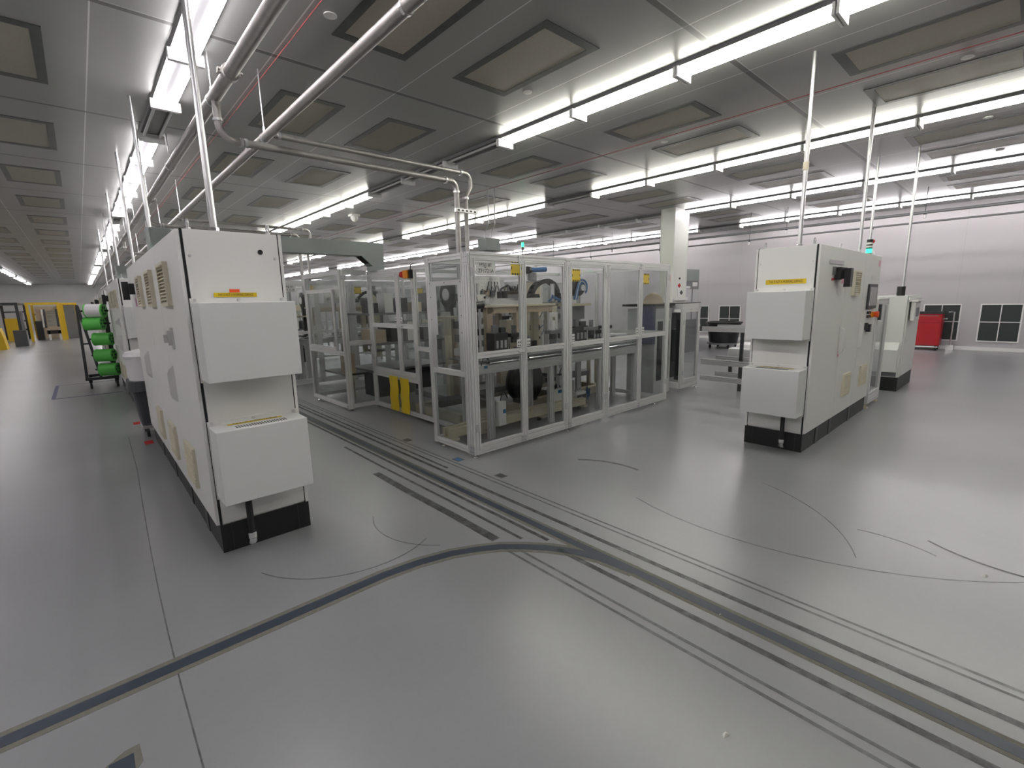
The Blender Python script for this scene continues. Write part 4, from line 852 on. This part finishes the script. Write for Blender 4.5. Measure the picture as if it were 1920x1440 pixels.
for y0 in (.03, .425):
    for z0, z1 in ((.28, .79), (.81, 1.27)): MB().box(XR - .012, XR, y0, y0 + .375, z0, z1).build('grille_panel', 'mesh', gg)
GY = [(.17, 'white framed dark air grille low on the white wall, at the picture edge'), (1.38, 'white framed dark air grille behind the red tool chest'), (7.5, 'white framed dark air grille above the black bin'), (8.73, 'white framed dark air grille beside the transfer module'), (9.95, 'white framed dark air grille low behind the enclosure'), (-1.05, 'white framed dark air grille beyond the picture edge')]
for i, (y, lb) in enumerate(GY):
    o = gg if i == 0 else cp(gg); o.location = (XR, y, .25); o['label'] = lb; o['group'] = 'return air grilles'
# bins by the wall
def bin_(x, y, r, h, lb, mt='gbin', dolly=True):
    t = T('waste_bin', lb, 'waste bin', (x, y, 0)); z0 = .18 if dolly else 0
    MB().lathe((x, y, z0), [(r * .82, 0), (r, h), (r * 1.08, h), (r * 1.08, h + .05), (r * .95, h + .05), (r * .9, h - .03)], 24).build('barrel', mt, t, smooth=True)
    if dolly:
        MB().lathe((x, y, .13), [(r * .95, 0), (r * .95, .05)], 20).build('dolly', 'midgrey', t)
        for k in range(4): a = pi / 4 + k * pi / 2; MB().cyl((x + r * .8 * cos(a), y + r * .8 * sin(a) - .015, .065), (x + r * .8 * cos(a), y + r * .8 * sin(a) + .015, .065), .065, 12).build('caster', 'rubber', t)
    return t
bin_(15.5, 6.75, .52, .62, 'round black waste bin on a wheeled dolly before the wall grille', 'plast'); wb = bin_(15.0, 7.75, .35, .60, 'grey waste bin with white bag beside the round black bin', 'gbin', False)
MB().lathe((15.0, 7.75, .62), [(.36, 0), (.40, .12), (.36, .3), (.25, .40)], 16).build('bin_bag', 'bag', wb, smooth=True)
pc2 = T('parts_cart', 'low cart with clear plastic cover behind the conveyor frame', 'cart', (10.6, 3.9, 0))
MB().box(10.02, 10.9, 3.75, 4.25, .40, .60).build('tray', 'alu_d', pc2, bevel=.02); MB().lathe((10.46, 4.0, .60), [(.25, 0), (.24, .06), (.16, .09)], 14).build('plastic_cover', 'bag', pc2, smooth=True)
for x in (10.07, 10.85):
    for y in (3.8, 4.2): MB().box(x - .03, x + .03, y - .03, y + .03, 0, .40).build('leg', 'dark', pc2)
# column signs
hz = T('hazard_placard', 'white placard with red and dark diamonds on the pillar', 'placard', (12.9, 6.94, 1.9))
MB().ext([(12.72, 2.02), (12.84, 2.10), (13.14, 1.74), (12.98, 1.68), (12.80, 1.68)], 'y', 6.935, 6.95).build('board', 'paper', hz)
for x, z, mt in ((12.84, 2.0, 'redp'), (12.97, 1.80, 'dark')): MB().ext([(x, z + .07), (x + .10, z), (x, z - .07), (x - .10, z)], 'y', 6.932, 6.935).build('diamond', mt, hz)
MB().lathe((12.86, 6.93, 2.2), [(.03, 0), (.03, .02)], 10, 'y').build('hook', 'plast', hz)
one(MB().box(12.60, 13.22, 6.86, 6.95, 1.58, 1.66), 'holder_tray', 'wplast', 'small white holder tray under the pillar placard', 'tray', (12.9, 6.9, 1.6))
fmx = T('panel_machine', 'tall grey panelled machine beside the pillar', 'machine', (13.7, 7.4, 0))
MB().box(13.32, 14.15, 7.0, 7.8, 0, 2.14).build('body', 'midgrey', fmx, bevel=.01); MB().box(13.32, 14.15, 7.0, 7.8, 2.14, 2.48).build('head', 'duct', fmx); MB().box(13.75, 14.05, 6.995, 7.0, 1.98, 2.10).build('label_plate', 'paper', fmx); MB().box(13.36, 13.62, 6.995, 7.0, 1.92, 1.99).build('label_plate', 'paper', fmx)
for x, mt in ((13.36, 'alu_d'), (13.78, 'alu_d')): MB().box(x, x + .34, 6.99, 7.0, 1.0, 1.9).build('door_panel', mt, fmx)
jb = T('junction_box', 'grey junction box hung from the ceiling on two bent conduits', 'junction box', (6.75, 8.2, 2.9))
MB().box(6.68, 7.06, 8.1, 8.4, 2.78, 3.03).build('box', 'duct', jb)
for x in (6.72, 6.90): MB().tube([(x, 8.2, 3.03), (x, 8.2, 3.14), (x + .12, 8.2, 3.36), (x + .12, 8.2, H)], .014, 8).build('conduit', 'steel_b', jb)
st2 = T('signal_tower', 'green lit signal tower on a thin pole beyond the enclosure roof', 'signal light', (9.6, 10.2, 2.2))
MB().cyl((9.6, 10.03, 2.19), (9.6, 10.03, 3.16), .016, 8).build('pole', 'plast', st2); MB().cyl((9.6, 10.03, 3.18), (9.6, 10.03, 3.30), .04, 12).build('lamp', 'led', st2); MB().cyl((9.6, 10.03, 3.10), (9.6, 10.03, 3.18), .035, 12).build('collar', 'plast', st2)
cm = T('ceiling_camera', 'small white dome camera on the ceiling beyond the duct bridge', 'camera', (5.6, 11, H))
cx_, cy_ = 5.95, 12.9
MB().box(cx_ - .12, cx_ + .12, cy_ - .12, cy_ + .12, H - .05, H).build('base', 'wplast', cm); MB().lathe((cx_, cy_, H - .05), [(.10, 0), (.10, -.06), (.06, -.12), (.02, -.14)], 16).build('dome', 'wplast', cm, smooth=True)
# ---------------------------------------------------------------- aisle: spool cart, bin, guards
ct = T('spool_cart', 'dark steel A-frame spool cart parked on the taped floor rectangle', 'cart', (.2, 13.9, 0))
for y in (13.55, 14.25): MB().box(-.10, .46, y - .03, y + .03, .19, .25).build('base_rail', 'dark', ct)
for x in (-.07, .43): MB().box(x - .03, x + .03, 13.58, 14.22, .19, .25).build('base_rail', 'dark', ct)
MB().cyl((-.07, 13.57, .2), (-.03, 13.57, 1.80), .035, 4).build('upright', 'dark', ct); MB().cyl((.16, 13.57, .25), (-.02, 13.57, 1.78), .035, 4).build('upright', 'dark', ct)
MB().cyl((-.05, 13.57, .98), (.07, 13.57, .98), .025, 4).build('cross_bar', 'dark', ct); MB().box(.38, .46, 13.9, 13.98, .25, 1.75).build('rear_upright', 'dark', ct)
for x, y in ((-.02, 13.6), (.42, 13.55), (-.02, 14.2), (.42, 14.2)):
    q = MB().cyl((x - .02, y, .075), (x + .02, y, .075), .075, 14); q.box(x - .03, x + .03, y - .03, y + .03, .14, .19); q.build('caster', 'rubber', ct)
ZS = [1.67, 1.40, 1.07, .72, .41]
for i, z in enumerate(ZS): MB().cyl((.02 + .03 * i * .6, 13.6, z), (.46, 13.39, z), .02, 8).build('spindle', 'plast', ct)
ax = Vector((.90, -.43, 0)).normalized()
for i, z in enumerate(ZS):
    x0 = (.13, .08, .18, .17, .20)[i]; p0 = Vector((x0, 13.55 - (x0 - .05) * .48, z)); L = .27
    s = T('wire_spool', ['white wound spool with green flange on the top spindle of the cart', 'green spool on the second spindle of the cart', 'green spool on the middle spindle of the cart', 'green spool second from the bottom of the cart', 'green spool on the lowest spindle of the cart'][i], 'spool', tuple(p0), 'spools on the cart')
    r = .14 if i else .15
    MB().cyl(p0, p0 + ax * L, r * .96, 20).build('winding', 'bag' if i == 0 else 'green', s, smooth=True)
    MB().cyl(p0 + ax * L, p0 + ax * (L + .02), r, 20).build('flange', 'green', s); MB().cyl(p0 - ax * .02, p0, r, 20).build('flange', 'green', s)
    h = MB()
    for k in range(6):
        a = k * pi / 3; n = Vector((.43, .90, 0)); c = p0 + ax * (L + .0205) + n * .075 * cos(a) + Vector((0, 0, .075 * sin(a))); h.cyl(c, c + ax * .002, .03, 10)
    h.build('hub_hole', 'greend', s)
gb = T('waste_bin', 'grey wheeled waste bin with white bag behind the aisle cabinet', 'waste bin', (.63, 8.0, 0))
x, y = .62, 8.02
def rr(a, z, k=.35, n=20): return [(x + a * (abs(cos(t)) ** k) * (1 if cos(t) > 0 else -1), y + a * (abs(sin(t)) ** k) * (1 if sin(t) > 0 else -1), z) for t in [2 * pi * (i + .5) / n for i in range(n)]]
def loft(rings):
    m = MB(); n = len(rings[0]); vs = [p for r in rings for p in r]; fs = [(i * n + j, i * n + (j + 1) % n, (i + 1) * n + (j + 1) % n, (i + 1) * n + j) for i in range(len(rings) - 1) for j in range(n)]
    fs += [list(range(n)), list(range((len(rings) - 1) * n, len(rings) * n))]; return m._add(vs, fs)
loft([rr(.20, .15), rr(.255, .66)]).build('tub', 'gbin', gb); loft([rr(.30, .63), rr(.28, .76), rr(.25, .76)]).build('rim', 'gbin', gb)
loft([rr(.25, .72, .7), rr(.265, .85, .8), rr(.25, 1.0, .8), rr(.285, 1.08, .8), rr(.26, 1.13, .9), rr(.14, 1.16, .9)]).build('bin_bag', 'bag', gb, smooth=True)
MB().box(x - .2, x + .2, y - .2, y + .2, .11, .15).build('dolly', 'steel_b', gb)
for a, b in ((-.15, -.2), (.15, -.2), (-.15, .17), (.15, .17)): MB().cyl((x + a - .015, y + b, .055), (x + a + .015, y + b, .055), .055, 12).build('caster', 'rubber', gb)
for i, (x_, y_) in enumerate(((.44, 7.47), (.42, 8.9))): one(MB().box(x_ - .05, x_ + .04, y_ - .1, y_ + .1, 0, .0015), 'floor_sticker', 'redp', ['red floor sticker before the grey wheeled bin', 'red floor sticker behind the grey wheeled bin'][i], 'floor sticker', (x_, y_, 0), 'red floor stickers')
for i, (x_, y_, mt) in enumerate(((2.835, 4.04, 'blue'), (2.82, 5.1, 'dark'), (2.845, 3.34, 'dark'))): one(MB().box(x_ - .03, x_ + .03, y_ - .045, y_ + .045, 0, .002).box(x_ - .045, x_ + .045, y_ - .06, y_ + .06, 0, .001, 1), 'floor_plate', [mt, 'grout'], ['small blue floor plate by the sign corner of the enclosure', 'small dark floor plate before the yellow strips', 'small dark floor plate out in the open aisle'][i], 'floor plate', (x_, y_, 0), 'small floor plates')
one(MB()._add([(-.20, 2.13, 0.0015), (-.10, 2.19, .0015), (-.055, 2.19, .0015), (-.05, 2.09, .0015), (-.12, 2.0, .0015), (-.20, 2.13, 0), (-.10, 2.19, 0), (-.055, 2.19, 0), (-.05, 2.09, 0), (-.12, 2.0, 0)], [(0, 1, 2, 3, 4), (5, 6, 7, 8, 9)] + [(i, (i + 1) % 5, 5 + (i + 1) % 5, 5 + i) for i in range(5)]).box(-.15, -.075, 2.06, 2.155, 0, .0025, 1), 'floor_plate', ['grout', 'tape'], 'dark floor plate with ragged grout at the bottom picture edge', 'floor plate', (-.1, 2.1, 0))
for i, (x_, y_, r_) in enumerate(((3.81, .01, .03), (1.65, .62, .02), (2.34, .95, .012))): one(MB()._add([(x_ - r_, y_, 0), (x_ + r_ * .6, y_ - r_ * .5, 0), (x_ + r_ * .8, y_ + r_ * .4, 0), (x_ - r_ * .2, y_ + r_ * .6, 0), (x_, y_, r_ * .5)], [(0, 1, 2, 3), (0, 1, 4), (1, 2, 4), (2, 3, 4), (3, 0, 4)]), 'debris_chip', 'chip', ['white chip on the floor beside a curved tyre mark', 'pale chip on the floor near the bottom edge', 'tiny chip beside the straight floor track'][i], 'chip', (x_, y_, 0), 'chips on the floor')
# yellow guarded cells far down the aisle
def guard(x0, x1, y0, y1, h, lb, mt='yellow2', bars=2):
    t = T('guard_frame', lb, 'guard frame', (x0, y0, 0))
    for a in (x0, x1):
        for b in (y0, y1): MB().box(a - .06, a + .06, b - .06, b + .06, 0, h).build('post', mt, t)
    for b in (y0, y1): MB().box(x0 + .06, x1 - .06, b - .04, b + .04, h - .1, h).build('top_rail', mt, t)
    for a in (x0, x1): MB().box(a - .04, a + .04, y0 + .06, y1 - .06, h - .1, h).build('top_rail', mt, t)
    for k in range(bars): z = h * (k + 1) / (bars + 1); MB().box(x0 + .06, x1 - .06, y1 - .03, y1 + .03, z, z + .08).build('mid_rail', 'dark', t)
    return t
guard(-2.12, -.86, 37.5, 41.5, 2.15, 'yellow guard frame far down the aisle around a conveyor ramp'); guard(-.74, -.12, 38.2, 41.5, 2.12, 'narrow yellow guard frame with a grey board, next to the spool cart')
guard(-3.4, -2.45, 36.5, 41.5, 2.15, 'dark grey guard frame at the picture edge far down the aisle', 'dark', 3); guard(-5.6, -3.7, 37.5, 41.5, 2.15, 'yellow guard frame beyond the dark guard frame')
one(MB().box(-.68, -.18, 39, 39.1, 0, 2.0), 'grey_board', 'midgrey', 'grey upright board inside the narrow yellow guard frame', 'board', (-.4, 39, 0))
one(MB().box(-2.02, -.95, 41.2, 41.28, .0, 1.95), 'tan_board', 'tan', 'tan board behind the conveyor ramp in the guard frame', 'board', (-1.5, 41.2, 0))
rp = T('ramp_conveyor', 'grey slatted ramp conveyor with a tan tray far down the aisle', 'conveyor', (-1.25, 39, 0))
m = MB()
for k in range(12): z = .80 + k * .075; m.box(-1.45, -1.08, 39.0 + k * .05, 39.06 + k * .05, z, z + .05)
m.build('slat', 'duct', rp)
for x in (-1.56, -1.02): MB().cyl((x, 39, .72), (x, 39.7, 1.75), .06, 6).build('side_rail', 'dark', rp); MB().cyl((x + (.09 if x > -1.3 else -.09), 39, .72), (x + (.09 if x > -1.3 else -.09), 39.7, 1.75), .05, 6).build('side_panel', 'wplast', rp)
MB().box(-1.5, -.95, 38.4, 39.0, .62, .74).build('tray', 'tan', rp); MB().box(-1.55, -.9, 38.5, 39.2, .35, .55).build('drive_box', 'plast', rp)
for x in (-1.45, -1.0): MB().box(x - .05, x + .05, 38.5, 38.6, 0, .62).build('leg', 'wplast', rp)
for i, (x0, w, h) in enumerate(((-3.2, .5, 1.3), (-2.68, .2, 1.7), (-2.0, .3, 1.1))): one(MB().box(x0, x0 + w, 39.2, 40, 0, h), 'machine_block', ['yellow2', 'midgrey', 'dark'][i], [ 'yellow machine block inside the dark guard frame', 'grey machine block inside the dark guard frame', 'dark machine block inside the yellow guard frame'][i], 'machine', (x0, 39.5, 0))
one(MB().ext([(-4.6, 0), (-2.62, 0), (-2.66, .5), (-2.74, .95), (-4.6, .95)], 'y', 30.9, 31.9), 'barrier_box', 'yellow2', 'solid yellow barrier box standing in the aisle at the picture edge', 'barrier', (-3.5, 31.4, 0))
one(MB().box(-2.5, -2.05, 33.0, 33.5, 0, .78), 'waste_bin', 'gbin', 'dark square bin behind the yellow barrier box', 'waste bin', (-2.3, 33.2, 0))
# ---------------------------------------------------------------- world and render settings
w = bpy.data.worlds.new('world'); SC.world = w; w.use_nodes = True
w.node_tree.nodes['Background'].inputs[0].default_value = (.5, .5, .5, 1); w.node_tree.nodes['Background'].inputs[1].default_value = .0
SC.view_settings.view_transform = 'Standard'; SC.view_settings.look = 'None'; SC.view_settings.gamma = 1; SC.view_settings.use_curve_mapping = False
SC.view_settings.exposure = 1.5
SC.cycles.transparent_max_bounces = 40; SC.cycles.max_bounces = 5; SC.cycles.diffuse_bounces = 3; SC.cycles.glossy_bounces = 3; SC.cycles.transmission_bounces = 2; SC.cycles.sample_clamp_indirect = 6
SC.cycles.use_denoising = True; SC.cycles.use_light_tree = False; SC.cycles.use_adaptive_sampling = True; SC.cycles.adaptive_threshold = .012
